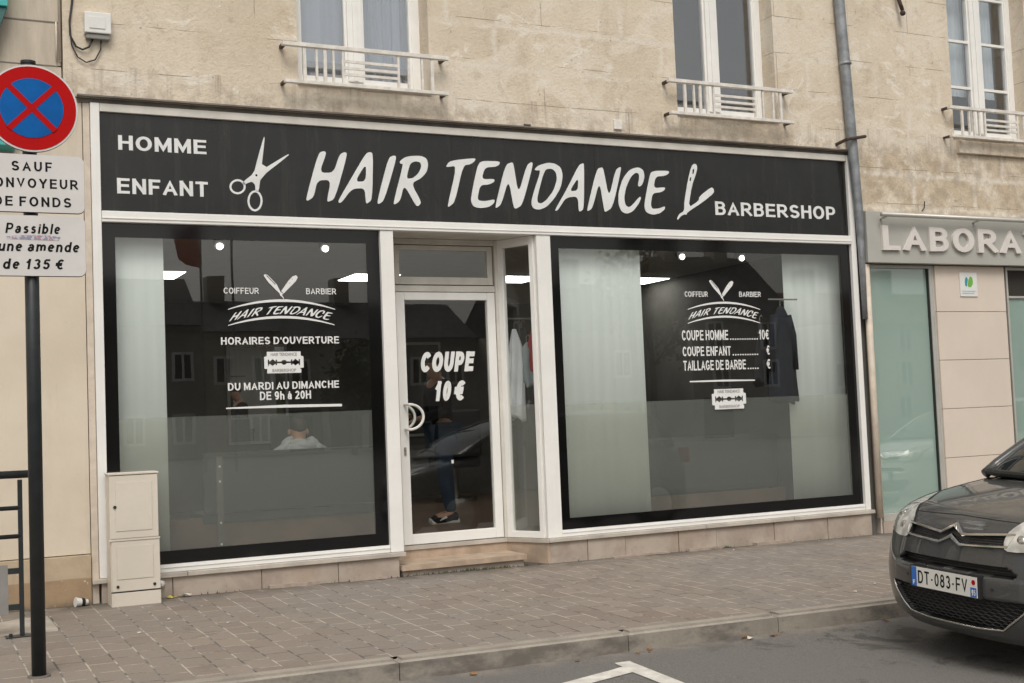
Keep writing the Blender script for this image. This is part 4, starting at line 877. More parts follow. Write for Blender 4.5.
sgn('SAUF', .660, .205, 2.690, .053, p1, gap=.30); sgn('CONVOYEUR', .656, .485, 2.598, .053, p1); sgn('DE FONDS', .662, .395, 2.497, .053, p1)
sgn('Passible', .662, .285, 2.350, .056, p2, .16, .2); sgn("d'une amende", .660, .485, 2.252, .056, p2, .16, .16); sgn('de 135 €', .660, .315, 2.156, .056, p2, .16, .2)
m = M('torn_sticker'); p = m.pos(); v_ = m.n('TexNoise', {'Vector': p, 'Scale': 60., 'Detail': 4}).outputs[0]
q = m.mix(m.ramp(v_, .45, .55), (.55, .50, .52), (.25, .25, .33)); MT['sticker'] = m.done(m.mix(m.ramp(m.noise(p, 28), .58, .62), q, (.5, .18, .2)), .6)
put([[(.53, 2.290), (.79, 2.286), (.80, 2.306), (.74, 2.314), (.56, 2.311), (.525, 2.303)]], yt, 'sticker', p2, 'torn_sticker', .0012)

# ------------------------------------------------------------------ barrier at the left
FY = -1.14
ba = thing('pedestrian_barrier', (-.4, FY, gz(-.4, FY)), 'dark metal pedestrian barrier with a grey panel at the left edge of the pavement', 'barrier')
MB().tube([(-1.6, FY, 1.0), (.80, FY, .988)], .025, 14).build('top_rail', 'pole', ba, smooth=True)
zz = gz(.6, FY)
B(.665, .693, FY-.012, FY+.012, zz+.008, .955).build('post', 'pole', ba); B(-1.0, -.97, FY-.012, FY+.012, zz+.008, .955).build('post', 'pole', ba)
for z in (.778, .60): MB().tube([(-1.6, FY, z+.006), (.68, FY, z)], .014, 10).build('rail', 'pole', ba, smooth=True)
B(-.9, .60, FY-.012, FY+.004, .115, .425).build('panel', 'greypanel', ba)
for z in (.385, .16): B(.60, .665, FY-.018, FY+.008, z-.018, z+.018).build('panel_clip', 'pole', ba)
B(.58, .79, FY-.05, FY+.05, zz, zz+.009, .002).build('foot_plate', 'pole', ba)
for x in (.61, .75): MB().cyl((x, FY-.025, zz+.009), (x, FY-.025, zz+.028), .011, 8).build('bolt', 'pole', ba)
B(.35, .90, FY+.07, -.4, gz(.6, -.8)-.012, gz(.6, -.8)+.006).build('t', 'sill'); o = bpy.data.objects['t']; o.name = 'concrete_slab'; o['kind'] = 'structure'

# ------------------------------------------------------------------ meter cabinet
cbn = thing('meter_cabinet', (1.517, -.15, gz(1.5, -.2)), 'beige two door meter cabinet standing against the left display window', 'cabinet')
CX0, CX1, CY0, CY1 = 1.345, 1.693, -.262, -.066; g0 = gz(1.5, -.2)
B(CX0+.006, CX1-.006, CY0+.014, CY1, g0-.01, .918).build('housing', 'cabinet', cbn)
B(CX0-.004, CX1+.004, CY0-.006, CY1, .920, .934, .003).build('lid', 'cabinet', cbn)
d1 = B(CX0+.003, CX1-.003, CY0, CY0+.013, .462, .915, .004).build('door', 'cabinet', cbn)
B(CX0+.045, CX1-.045, CY0-.004, CY0, .515, .868, .003).build('pressed_panel', 'cabinet', d1); MB().cyl((CX0+.04, CY0-.006, .69), (CX0+.04, CY0, .69), .012, 12).build('lock', 'darkline', d1)
d2 = B(CX0+.012, CX1+.002, CY0, CY0+.013, .085, .442, .004).build('door', 'cabinet', cbn)
B(CX0+.045, CX1-.045, CY0-.004, CY0, .17, .41, .003).build('pressed_panel', 'cabinet', d2)
for x in (CX0+.05, CX1-.04): MB().cyl((x, CY0-.006, .12), (x, CY0, .12), .011, 10).build('lock', 'darkline', d2)
B(CX0-.004, CX1+.006, CY0-.004, CY0+.012, .445, .459, .002).build('seam_strip', 'cabinet', cbn)
B(CX0+.006, CX1+.004, CY0-.003, CY0+.013, g0-.01, .075, .003).build('base_board', 'cabinet', cbn)
B(CX0+.006, CX1, CY0+.001, CY0+.0135, .076, .084).build('base_gap', 'darkline', cbn)

# ------------------------------------------------------------------ litter
cu_ = thing('paper_cup', (1.17, -.06, gz(1.17, -.06)), 'white paper cup with a black band lying at the foot of the left wall', 'cup')
a_ = Vector((1.13, -.075, gz(1.13, -.07)+.030)); d_ = Vector((.9, .25, -.10)).normalized()
MB().tube([a_+d_*0, a_+d_*.035, a_+d_*.036, a_+d_*.085], [.032, .029, .027, .020], 18).build('cup', 'white', cu_, smooth=False)
MB().tube([a_+d_*.036, a_+d_*.06], [.0305, .028], 18).build('band', 'blackplastic', cu_)
MB().tube([a_-d_*.006, a_-d_*.0005], [.035, .035], 18).build('rim', 'white', cu_)
def scrap(x, y, s_, mat, lab, name, cat, grp=None, z=None):
    m_ = MB(); n = 7; z0 = (gz(x, y) if y > -3.1 else rz(x, y))+.004 if z is None else z
    top = []; 
    for k in range(n):
        a = k*2*math.pi/n; r_ = s_*random.uniform(.5, 1.1); top.append((x+r_*math.cos(a), y+r_*math.sin(a)*.7, z0+random.uniform(0, s_*.5)))
    m_.prism(top, (0, 0, .002)); o_ = m_.build(name, mat, None, (x, y, z0)); return tag(o_, lab, cat, grp)
scrap(1.80, -.10, .045, 'wrapper', 'crumpled yellow wrapper by the base of the shop, right of the meter cabinet', 'wrapper', 'litter')
scrap(1.90, -.09, .06, 'paperm', 'crumpled pale paper beside the yellow wrapper', 'paper_scrap', 'litter')
o = MB().ball((1.735, -.06, .09), .028).build('bell_push', 'white', None, (1.735, -.06, .09), True); o.name = 'pipe_end'; tag(o, 'small white pipe end low beside the meter cabinet', 'pipe end')
for k in range(16):
    x = random.choice([random.uniform(1.5, 5.2), random.uniform(3.8, 6.0)]); y = random.choice([-3.13, -3.15, -3.18])
    scrap(x, y, random.uniform(.012, .028), random.choice(['dryleaf', 'paperm', 'dryleaf']), 'little scrap of leaf or paper lying in the gutter', 'gutter_scrap', 'litter', 'scraps lying in the gutter')
for k in range(22):
    x = random.uniform(1.2, 9); y = random.uniform(-2.8, -.15)
    scrap(x, y, random.uniform(.008, .018), 'paperm', 'tiny pale scrap trodden onto the brick pavement', 'pavement_scrap', 'litter', 'pale scraps on the pavement')
# weeds and broken mortar along the wall foot
mb = MB()
for k in range(420):
    x = random.choice([random.gauss(4.1, .25), random.gauss(6.75, .08), random.uniform(1.8, 8.6), random.gauss(4.4, .15)])
    if x < 1.75 or x > 8.6: continue
    y = -.05+random.gauss(0, .012); z0 = gz(x, y); a = random.uniform(0, 6.28); h_ = random.uniform(.006, .03)
    v = Vector((math.cos(a), math.sin(a)-.4, 0))*h_*.7
    mb.b.faces.new([mb.b.verts.new(Vector(q)) for q in ((x-.004, y, z0), (x+.004, y, z0), (x+v.x, y+v.y, z0+h_))])
o = link('weeds', mb.mesh(False), 'leaf'); o['kind'] = 'stuff'; o['label'] = 'small weeds growing along the foot of the shop wall'; o['category'] = 'weeds'
for k, (x, w_) in enumerate(((2.75, .2), (3.35, .15), (5.9, .28), (6.6, .18), (7.35, .2))):
    m_ = MB(); pts = []
    for q in range(8): pts.append((x-w_+2*w_*q/7, -.045-random.uniform(.02, .06), gz(x, 0)+.0))
    pts += [(x+w_, -.03, gz(x, 0)), (x-w_, -.03, gz(x, 0))]
    m_.prism(pts, (0, 0, random.uniform(.014, .03))); o = m_.build('mortar_patch', 'base', None, (x, -.05, gz(x, 0)))
    tag(o, ('rough mortar patch at the wall foot under the opening hours text', 'rough mortar patch at the wall foot just left of the door step', 'rough mortar patch at the wall foot under the wide white blind', 'rough mortar patch at the wall foot below the razor blade emblem of the price list', 'rough mortar patch at the wall foot below the hanging navy jacket')[k], 'mortar patch', 'mortar patches along the base wall')

# ------------------------------------------------------------------ cars
ZF = [(.18, .10), (.22, .045), (.30, .012), (.40, 0), (.50, 0), (.56, .008), (.62, .02), (.68, .035), (.72, .048), (.78, .08), (.82, .125), (.86, .22), (.90, .38), (.94, .60), (.97, .80), (1.0, 1.0)]
ZW = [(.18, .78), (.25, .83), (.45, .862), (.65, .864), (.75, .855), (.85, .82), (.93, .76), (1.0, .69)]
def lerp(T, z):
    if z <= T[0][0]: return T[0][1]
    for (a, b_), (c, d_) in zip(T, T[1:]):
        if z <= c:
            return b_+(d_-b_)*(z-a)/(c-a)
    return T[-1][1]
def smoothT(T, z, e=.018): return (lerp(T, z-e)+2*lerp(T, z)+lerp(T, z+e))/4
def corner(t, z):
    A = lerp([(.2, .5), (.7, .55), (.85, .5), (1.0, .35)], z); return A*(1-max(0, 1-min(abs(t), 1)**2.4)**(1/2.4))
def dome(l, z):
    q = max(0., min(1., (.50+.25*(z-.85)-abs(l))/.035)); q = q*q*(3-2*q); return -.035*q*max(0., min(1., (z-.80)/.05))
def CS(l, z): return smoothT(ZF, z)+corner(l/smoothT(ZW, z), z)+dome(l, z)
def inpoly(x, y, P):
    r_ = False
    for i in range(len(P)):
        (a, b_), (c, d_) = P[i], P[i-1]
        if (b_ > y) != (d_ > y) and x < (c-a)*(y-b_)/(d_-b_)+a: r_ = not r_
    return r_
UPI = [(-.46, .556), (-.40, .596), (.40, .596), (.46, .556), (.44, .540), (.0, .556), (-.44, .540)]
LOI = [(-.525, .41), (-.50, .372), (-.44, .322), (-.365, .266), (-.2, .254), (.2, .254), (.365, .266), (.44, .322), (.50, .372), (.525, .41), (.3, .420), (-.3, .420)]
GRI = [(-.40, .762), (-.10, .742), (-.0, .79), (.10, .742), (.40, .762), (.385, .708), (.10, .69), (0, .728), (-.10, .69), (-.385, .708)]
HLP = [(.386, .684), (.368, .735), (.378, .79), (.43, .843), (.50, .870), (.60, .893), (.675, .905), (.685, .885), (.665, .84), (.655, .79), (.635, .735), (.585, .700), (.48, .684)]
def on(l, z, off=0.): return Vector((CS(l, z)-off, l, z))
def strip_on(mb_, pts, r, off=.006, seg=8):
    P_ = []
    for (a, c), (d_, e_) in zip(pts, pts[1:]):
        n = max(2, int(math.hypot(d_-a, e_-c)/.02)); P_ += [on(a+(d_-a)*k/n, c+(e_-c)*k/n, off) for k in range(n)]
    P_.append(on(*pts[-1], off)); mb_.tube(P_, r, seg)
def ribbon_on(mb_, pts, w_, off=.012, th=.012):
    """flat bar of width w_ lying on the nose of the car"""
    P_ = []
    for (a, c), (d_, e_) in zip(pts, pts[1:]):
        n = max(1, int(math.hypot(d_-a, e_-c)/.02)); P_ += [(a+(d_-a)*k/n, c+(e_-c)*k/n) for k in range(n)]
    P_.append(pts[-1]); rows = []
    for i, (l, z) in enumerate(P_):
        ww = w_ if not callable(w_) else w_(l)
        rows.append([mb_.b.verts.new(on(l, z+s_*ww/2, o_)) for s_, o_ in ((-1, -.002), (-1, off-.004), (-.6, off), (.6, off), (1, off-.004), (1, -.002))])
    for p, q in zip(rows, rows[1:]):
        for k in range(6): mb_.b.faces.new((p[k], q[k], q[(k+1) % 6], p[(k+1) % 6]))
    mb_.b.faces.new(rows[0][::-1]); mb_.b.faces.new(rows[-1])
def patch_on(P, off, grid=.02):
    me_ = flat_mesh([P], .0); bm_ = bmesh.new(); bm_.from_mesh(me_); bpy.data.meshes.remove(me_)
    bmesh.ops.remove_doubles(bm_, verts=bm_.verts[:], dist=1e-4)
    z0 = min(q[1] for q in P); z1 = max(q[1] for q in P); a0 = min(q[0] for q in P); a1 = max(q[0] for q in P)
    for k in range(int((a1-a0)/grid)): 
        bmesh.ops.bisect_plane(bm_, geom=bm_.verts[:]+bm_.edges[:]+bm_.faces[:], plane_co=(a0+grid*(k+.5), 0, 0), plane_no=(1, 0, 0))
    for k in range(int((z1-z0)/grid)):
        bmesh.ops.bisect_plane(bm_, geom=bm_.verts[:]+bm_.edges[:]+bm_.faces[:], plane_co=(0, 0, z0+grid*(k+.5)), plane_no=(0, 0, 1))
    for v in bm_.verts: v.co = on(v.co.x, v.co.z, off(v.co.x, v.co.z) if callable(off) else off)
    bmesh.ops.recalc_face_normals(bm_, faces=bm_.faces[:]); me_ = bpy.data.meshes.new('p'); bm_.to_mesh(me_); bm_.free(); return me_

def car_body():
    zs = [.18+.82*k/82 for k in range(83)]; nf = 160; b_ = bmesh.new(); rings = []; ring_lz = []
    for z in zs:
        w_ = smoothT(ZW, z); pts = []; sf_ = smoothT(ZF, z); inf = []
        for i in range(nf+1):
            t = -1+2*i/nf; l = t*w_; s_ = sf_+corner(t, z)+dome(l, z)
            if abs(l) < .54:
                if inpoly(l, z, UPI): s_ += .055
                elif inpoly(l, z, LOI): s_ += .05
                elif inpoly(l, z, GRI): s_ += .022
                elif abs(l) < .50 and .425 < z < .535: s_ -= .010
            pts.append((s_, l)); inf.append((l, z, s_))
        s1 = pts[-1][0]
        n2 = 26
        for i in range(1, n2): pts.append((s1+(3.35-s1)*i/n2, w_*(1+.012*math.sin(math.pi*i/n2))))
        for i in range(31):
            a = math.pi*i/30; ca, sa = math.cos(a), math.sin(a)
            pts.append((3.35+(.60-.10*max(0, (z-.7)/.3))*abs(sa)**.6, w_*math.copysign(abs(ca)**.6, ca)))
        for i in range(1, n2): pts.append((3.35+(s1-3.35)*i/n2, -w_*(1+.012*math.sin(math.pi*(n2-i)/n2))))
        rings.append([b_.verts.new((s_, l, z)) for s_, l in pts]); ring_lz.append(inf)
    n = len(rings[0])
    for r0, r1 in zip(rings, rings[1:]):
        for i in range(n): b_.faces.new((r0[i], r0[(i+1) % n], r1[(i+1) % n], r1[i]))
    b_.faces.new(rings[0][::-1]); b_.faces.new(rings[-1])
    bmesh.ops.recalc_face_normals(b_, faces=b_.faces[:])
    me_ = bpy.data.meshes.new('body'); b_.to_mesh(me_); b_.free()
    ob = bpy.data.objects.new('bb', me_); col.objects.link(ob); cut = []
    for s_ in (.82, 3.286):
        for sd_ in (-1, 1):
            m_ = MB().tube([(s_, sd_*.55, .30), (s_, sd_*1.0, .30)], .345, 40).mesh(); c2 = bpy.data.objects.new('c', m_); col.objects.link(c2); cut.append(c2)
            md = ob.modifiers.new('b', 'BOOLEAN'); md.operation = 'DIFFERENCE'; md.object = c2; md.solver = 'EXACT'
    r_ = to_mesh(ob); bpy.data.objects.remove(ob)
    for c2 in cut: bpy.data.objects.remove(c2)
    return r_
CARBODY = car_body()
def split(me_, fn):
    """split a mesh into several by a key per face centre"""
    out = {}
    for f in me_.polygons: out.setdefault(fn(f.center, f.normal), []).append(f.index)
    res = {}
    for k, idx in out.items():
        keep = set(idx); b_ = bmesh.new(); b_.from_mesh(me_); b_.faces.ensure_lookup_table()
        bmesh.ops.delete(b_, geom=[f for f in b_.faces if f.index not in keep], context='FACES'); m2 = bpy.data.meshes.new('s'); b_.to_mesh(m2); b_.free(); res[k] = m2
    return res
def region(c, nn):
    s_, l, z = c
    if s_ < .6 and abs(l) < .56 and .24 < z < .61:
        if inpoly(l, z, UPI): return 'i'
        if inpoly(l, z, LOI): return 'i'
    if s_ < .7 and abs(l) < .5 and inpoly(l, z, GRI): return 'g'
    for w_ in (.82, 3.286):
        if math.hypot(s_-w_, z-.30) < .343 and abs(l) > .54: return 'a'
    if s_ < .75 and z < .672: return 'b'
    if z > .68 and s_ < 1.1 and abs(l) < (.60+.08*(z-.8)): return 'h'
    return 'm'
PARTS = split(CARBODY, region)
def make_car(loc, rot, paint, label, group, plate=True):
    t = thing('parked_car', loc, label, 'car', group, rot)
    for k, (nm, mat_) in {'m': ('body', paint), 'b': ('front_bumper', paint), 'h': ('bonnet', paint), 'i': ('lower_grille', 'blackplastic'), 'g': ('upper_grille', 'greygrille'), 'a': ('wheel_arch', 'blackplastic')}.items():
        if k in PARTS:
            o_ = link(nm, PARTS[k].copy(), mat_, t, smooth=(k in 'mbh'))
            if k == 'b': bump_ = o_
            if k == 'i': low = o_
            if k == 'h': bon = o_
    # shut lines
    m_ = MB(); strip_on(m_, [(-.60, .815), (-.42, .826), (0, .838), (.42, .826), (.60, .815)], .0028, .0006, 6); m_.build('shut_line', 'blackplastic', bon)
    for sd_ in (-1, 1):
        m_ = MB(); strip_on(m_, [(sd_*.60, .815), (sd_*.655, .86), (sd_*.66, .90), (sd_*.64, .965)], .0028, .0006, 6); m_.build('shut_line', 'blackplastic', bon)
        m_ = MB(); strip_on(m_, [(sd_*.60, .695), (sd_*.74, .70), (sd_*.82, .70)], .0028, .0006, 6); m_.build('shut_line', 'blackplastic', bump_)
    # double chevron bars
    wf = lambda l: .013+.011*max(0, 1-abs(l)/.11)
    m_ = MB(); ribbon_on(m_, [(-.425, .772), (-.30, .762), (-.085, .744), (0, .790), (.085, .744), (.30, .762), (.40, .770)], wf, .016); m_.build('chevron_bar', 'chrome', t, smooth=False)
    m_ = MB(); ribbon_on(m_, [(-.40, .706), (-.30, .701), (-.085, .690), (0, .730), (.085, .690), (.30, .701), (.385, .706)], wf, .016); m_.build('chevron_bar', 'chrome', t)
    m_ = MB(); ribbon_on(m_, [(-.425, .772), (-.40, .706)], .010, .014); m_.build('grille_end', 'chrome', t)
    m_ = MB(); ribbon_on(m_, [(.40, .770), (.385, .706)], .010, .014); m_.build('grille_end', 'chrome', t)
    m_ = MB()
    for k in range(4):
        z = .715+.012*k
        for sd_ in (-1, 1): strip_on(m_, [(sd_*.39, z), (sd_*.12, z-.008)], .002, -.017, 5)
    m_.build('grille_slats', 'blackplastic', t)
    m_ = MB(); strip_on(m_, [(-.53, .415), (-.50, .368), (-.44, .318), (-.365, .261), (-.2, .249), (.2, .249), (.365, .261), (.44, .318), (.50, .368), (.53, .415)], .006, .004, 8); m_.build('chrome_trim', 'chrome', bump_, smooth=True)
    m_ = MB()      # mesh of the lower grille: wavy ribs
    for r_ in range(9):
        z = .272+.0175*r_; half = .36+(z-.262)*1.05; P_ = []
        for k in range(int(half/.0125)*2+1):
            l = -half+k*.0125; P_.append(on(l, z+.006*math.sin(l*110+r_*math.pi), -.034+.006*math.sin(l*110+r_*math.pi)))
        m_.tube(P_, .0032, 5)
    m_.build('grille_mesh', 'greyplastic', low)
    m_ = MB()
    for z in (.566, .580): strip_on(m_, [(-.42, z), (.42, z)], .003, -.035, 5)
    m_.build('grille_mesh', 'greyplastic', low)
    for sd_ in (-1, 1):
        P_ = [(a*sd_, c) for a, c in HLP]; P_ = smooth_loop(P_, 1)
        hl = link('headlight', patch_on(P_, lambda l, z: .010+.010*max(0, 1-abs(abs(l)-.52)/.16)), 'lampglass', t, smooth=True)
        m_ = MB(); lo = P_+[P_[0]]; strip_on(m_, lo, .004, .004, 6); m_.build('seal', 'blackplastic', hl)
        m_ = MB()
        for (l, z, r_) in ((.46, .735, .036), (.56, .79, .032)): m_.ball(on(sd_*l, z, -.0), r_, (.55, 1, 1))
        m_.build('reflector', 'chrome', hl, smooth=True)
        m_ = MB().cyl(on(sd_*.335, .478, .009), on(sd_*.335, .478, .0125), .010, 14); m_.build('parking_sensor', 'greyplastic', bump_)
    # plate
    pz, ph = .479, .057; y0 = -.262
    def pbox(m_, a, c, z0, z1, s0): m_.box(-s0-.004, -s0, a, c, z0, z1)
    m_ = MB(); m_.box(-.018, .03, -.275, .275, pz-.062, pz+.062, .004); ho = m_.build('plate_holder', 'blackplastic', t)
    B(-.022, -.018, -.26, .26, pz-.055, pz+.055).build('number_plate', 'plate', ho)
    # image left is +y here: blue band with F at +y, department band at -y
    B(-.0230, -.022, .218, .260, pz-.055, pz+.055).build('blue_band', 'plateblue', ho)
    if plate:
        me_ = fit(sans_mesh('DT-083-FV', .15, .20, .001), 0, .395, -.036, .038, 0, 0)
        me_.transform(Matrix(((0, 1, 0, -.0235), (-1, 0, 0, .205), (0, 0, 1, pz), (0, 0, 0, 1)))); link('plate_number', me_, 'signink', ho)
        me_ = fit(sans_mesh('F', .22, .1, .001), 0, .018, -.045, -.02, 0); me_.transform(Matrix(((0, 1, 0, -.0242), (-1, 0, 0, .248), (0, 0, 1, pz), (0, 0, 0, 1)))); link('country_letter', me_, 'plate', ho)
        B(-.0230, -.022, -.258, -.212, pz-.053, pz-.002).build('blue_band', 'plateblue', ho)
        MB().cyl((-.0232, -.236, pz+.026), (-.022, -.236, pz+.026), .014, 16).build('red_seal', 'red', ho)
        me_ = fit(sans_mesh('95', .2, .15, .001), 0, .028, -.045, -.012, 0); me_.transform(Matrix(((0, 1, 0, -.0242), (-1, 0, 0, -.222), (0, 0, 1, pz), (0, 0, 0, 1)))); link('department_number', me_, 'plate', ho)
    else: B(-.0230, -.022, -.260, -.218, pz-.055, pz+.055).build('blue_band', 'plateblue', ho)
    # greenhouse
    GZ = [(.985, .82, .70, 3.86), (1.05, .92, .695, 3.85), (1.12, 1.04, .68, 3.84), (1.2, 1.19, .665, 3.81), (1.28, 1.36, .645, 3.77), (1.35, 1.60, .62, 3.70), (1.41, 1.78, .59, 3.62), (1.455, 1.97, .55, 3.5), (1.49, 2.2, .48, 3.3), (1.51, 2.5, .36, 3.0)]
    def gring(s0, w_, s1, z, n=24):
        pts = [(s0+.17*(1-max(0, 1-abs(-1+2*i/n)**2.4)**(1/2.4)), (-1+2*i/n)*w_) for i in range(n+1)]
        return [(s_, l, z) for s_, l in pts]+[(s0+.17+(s1-.2-s0-.17)*i/10, w_, z) for i in range(1, 11)]+[(s1-.2+.2*math.sin(math.pi*i/12), w_*math.cos(math.pi*i/12), z) for i in range(1, 12)]+[(s1-.2+(s0+.17-s1+.2)*i/10, -w_, z) for i in range(0, 10)]
    b_ = bmesh.new(); rg = [[b_.verts.new(p) for p in gring(s0, w_, s1, z)] for z, s0, w_, s1 in GZ]; n = len(rg[0])
    for r0, r1 in zip(rg, rg[1:]):
        for i in range(n): b_.faces.new((r0[i], r0[(i+1) % n], r1[(i+1) % n], r1[i]))
    b_.faces.new(rg[-1]); bmesh.ops.recalc_face_normals(b_, faces=b_.faces[:]); gm = bpy.data.meshes.new('g'); b_.to_mesh(gm); b_.free()
    sp_ = split(gm, lambda c, nn: 'r' if c.z > 1.44 else 'g')
    link('windows', sp_['g'], 'darkglass', t, smooth=True); link('roof', sp_['r'], paint, t, smooth=True)
    for sd_ in (-1, 1):
        MB().tube([(s0+.125, sd_*(w_*.985), z) for z, s0, w_, s1 in GZ[:8]], .032, 10).build('front_pillar', paint, t, smooth=True)
        m_ = MB().tube([(2.35, sd_*.71, 1.0), (2.40, sd_*.60, 1.42)], .035, 8).tube([(3.45, sd_*.71, 1.0), (3.35, sd_*.60, 1.42)], .06, 8); m_.build('side_pillars', paint, t)
        m_ = MB(); m_.ball((1.62, sd_*.93, 1.04), .10, (.6, 1.0, .75)); m_.build('mirror', paint, t, smooth=True)
        hb = MB(); [hb.box(x, x+.16, sd_*.872-.012, sd_*.872+.012, .80, .83, .006) for x in (2.1,)]; hb.build('door_handle', paint, t)
        m_ = MB(); m_.tube([(1.25, sd_*.868, .45), (1.25, sd_*.868, .9)], .003, 5).tube([(2.32, sd_*.874, .3), (2.32, sd_*.872, .95)], .003, 5); m_.build('door_gap', 'blackplastic', t)
        m_ = MB(); m_.box(3.86, 3.92, sd_*.62-.09, sd_*.62+.09, .78, .98, .02); m_.build('tail_light', 'red', t)
        for s_ in (.82, 3.286):
            wh = MB().tube([(s_, sd_*.66, .30), (s_, sd_*.68, .30), (s_, sd_*.82, .30), (s_, sd_*.84, .30)], [.27, .298, .298, .27], 40).build('wheel', 'tyre', t, smooth=False)
            m_ = MB().tube([(s_, sd_*.835, .30), (s_, sd_*.843, .30)], [.205, .195], 30)
            for k in range(7):
                a = k*2*math.pi/7; m_.tube([(s_, sd_*.846, .30), (s_+.19*math.cos(a), sd_*.846, .30+.19*math.sin(a))], .016, 6)
            m_.build('rim', 'rim', wh)
    # cowl, wipers
    P_ = [Vector((lerp([(-.69, .99), (-.6, .91), (-.4, .845), (0, .815), (.4, .845), (.6, .91), (.69, .99)], l)-.015, l, 1.008)) for l in [-.66+.06*k for k in range(23)]]
    MB().tube(P_, .022, 8).build('cowl', 'blackplastic', t)
    MB().tube([(.86, .30, 1.02), (.96, -.05, 1.07), (1.02, -.40, 1.10)], .010, 6).build('wiper', 'blackplastic', t)
    MB().tube([(.92, -.35, 1.03), (1.0, -.52, 1.08), (1.14, -.58, 1.16)], .010, 6).build('wiper', 'blackplastic', t)
    MB().box(.3, 3.7, -.72, .72, .17, .22).build('underbody', 'blackplastic', t)
    return t
MT['greyplastic'] = plain('grey_plastic', (.035, .035, .035), .55, .2, 20); MT['greygrille'] = plain('dark_grille', (.05, .05, .05), .4, .2, 20)
MT['paintgrey'] = carpaint('dark_grey_paint', (.030, .031, .031), .15); MT['paintwhite'] = carpaint('white_paint', (.62, .62, .60), 0.); MT['paintsilver'] = carpaint('silver_paint', (.35, .36, .37), .6)
CO = (5.235, -4.375, -.264)
make_car(CO, (math.atan(.03), 0, -R(3.8)), 'paintgrey', 'dark grey hatchback with a double chevron grille at the right edge', 'cars parked along the kerb')
make_car((12.6, -4.20, rz(12.6, -4.2)), (math.atan(.03), 0, -R(1)), 'paintwhite', 'white hatchback parked behind the dark grey one, seen only in the teal windows', 'cars parked along the kerb', False)
make_car((17.9, -4.35, rz(17.9, -4.3)), (math.atan(.03), 0, 0), 'paintsilver', 'silver hatchback parked last in the row, seen only in reflections', 'cars parked along the kerb', False)

# ------------------------------------------------------------------ people
def person_mesh(V, E_):
    """V: name -> (x, y, z, r); grown from its skeleton with a skin modifier"""
    b_ = bmesh.new(); names = list(V); vs = {k: b_.verts.new(V[k][:3]) for k in names}
    for a, c in E_: b_.edges.new((vs[a], vs[c]))
    me_ = bpy.data.meshes.new('p'); b_.to_mesh(me_); b_.free(); ob = bpy.data.objects.new('p', me_); col.objects.link(ob)
    md = ob.modifiers.new('s', 'SKIN'); md.use_smooth_shade = True
    for i, k in enumerate(names):
        q = ob.data.skin_vertices[0].data[i]; r_ = V[k][3]; q.radius = r_ if isinstance(r_, tuple) else (r_, r_); q.use_root = (i == 0)
    sb = ob.modifiers.new('u', 'SUBSURF'); sb.levels = 2; sb.render_levels = 2
    r2 = to_mesh(ob); bpy.data.objects.remove(ob); return r2
def chain(*n): return list(zip(n, n[1:]))
def add_hand(V, E_, wrist, d_, side, pre, thumb_up):
    """five finger chains rooted in the palm; d_ is the direction of the hand"""
    w0 = Vector(V[wrist][:3]); d_ = Vector(d_).normalized(); side = Vector(side).normalized(); curl = d_.cross(side).normalized()*-.3*(1 if thumb_up else -1)
    V[pre+'palm'] = (*(w0+d_*.05), (.034, .018)); E_ += [(wrist, pre+'palm')]
    for k, (off, ln) in enumerate(((-.028, .066), (-.009, .075), (.010, .070), (.028, .054))):
        a = w0+d_*.085+side*off; c = a+(d_+curl*.5).normalized()*ln*.5; e = c+(d_+curl*1.6).normalized()*ln*.5
        for q, p, r_ in (('a', a, .0105), ('b', c, .009), ('c', e, .0075)): V[pre+q+str(k)] = (*p, r_)
        E_ += [(pre+'palm', pre+'a'+str(k)), (pre+'a'+str(k), pre+'b'+str(k)), (pre+'b'+str(k), pre+'c'+str(k))]
    a = w0+d_*.03-side*.035; c = a+(d_-side*.8).normalized()*.035; V[pre+'t0'] = (*a, .012); V[pre+'t1'] = (*c, .0095); E_ += [(pre+'palm', pre+'t0'), (pre+'t0', pre+'t1')]
def head_extra(t, c, f, hairm, cap=True):
    """c head centre, f facing direction: eyes, nose, mouth, ears, hair"""
    f = Vector(f).normalized(); s_ = Vector((-f.y, f.x, 0)); c = Vector(c); u = Vector((0, 0, 1))
    m_ = MB(); m_.ball(c-f*.008+u*.045, .088, (.82 if abs(f.x) < .5 else 1.0, 1.0 if abs(f.x) < .5 else .82, .98), 3); m_.build('hair', hairm, t, smooth=True)
    m_ = MB()
    for k in (-1, 1): m_.ball(c+f*.083+s_*.033*k+u*.0, .010)
    m_.build('eyes', 'signink', t, smooth=True)
    MB().ball(c+f*.098-u*.025, .016, (1, 1, 1.3)).build('nose', 'skin', t, smooth=True)
    MB().ball(c+f*.086-u*.058, .018, (1, 1, .35)).build('mouth', 'red', t, smooth=True)
    for k in (-1, 1): MB().ball(c+s_*.080*k-u*.01, .022, (.6, .6, 1.2)).build('ear', 'skin', t, smooth=True)

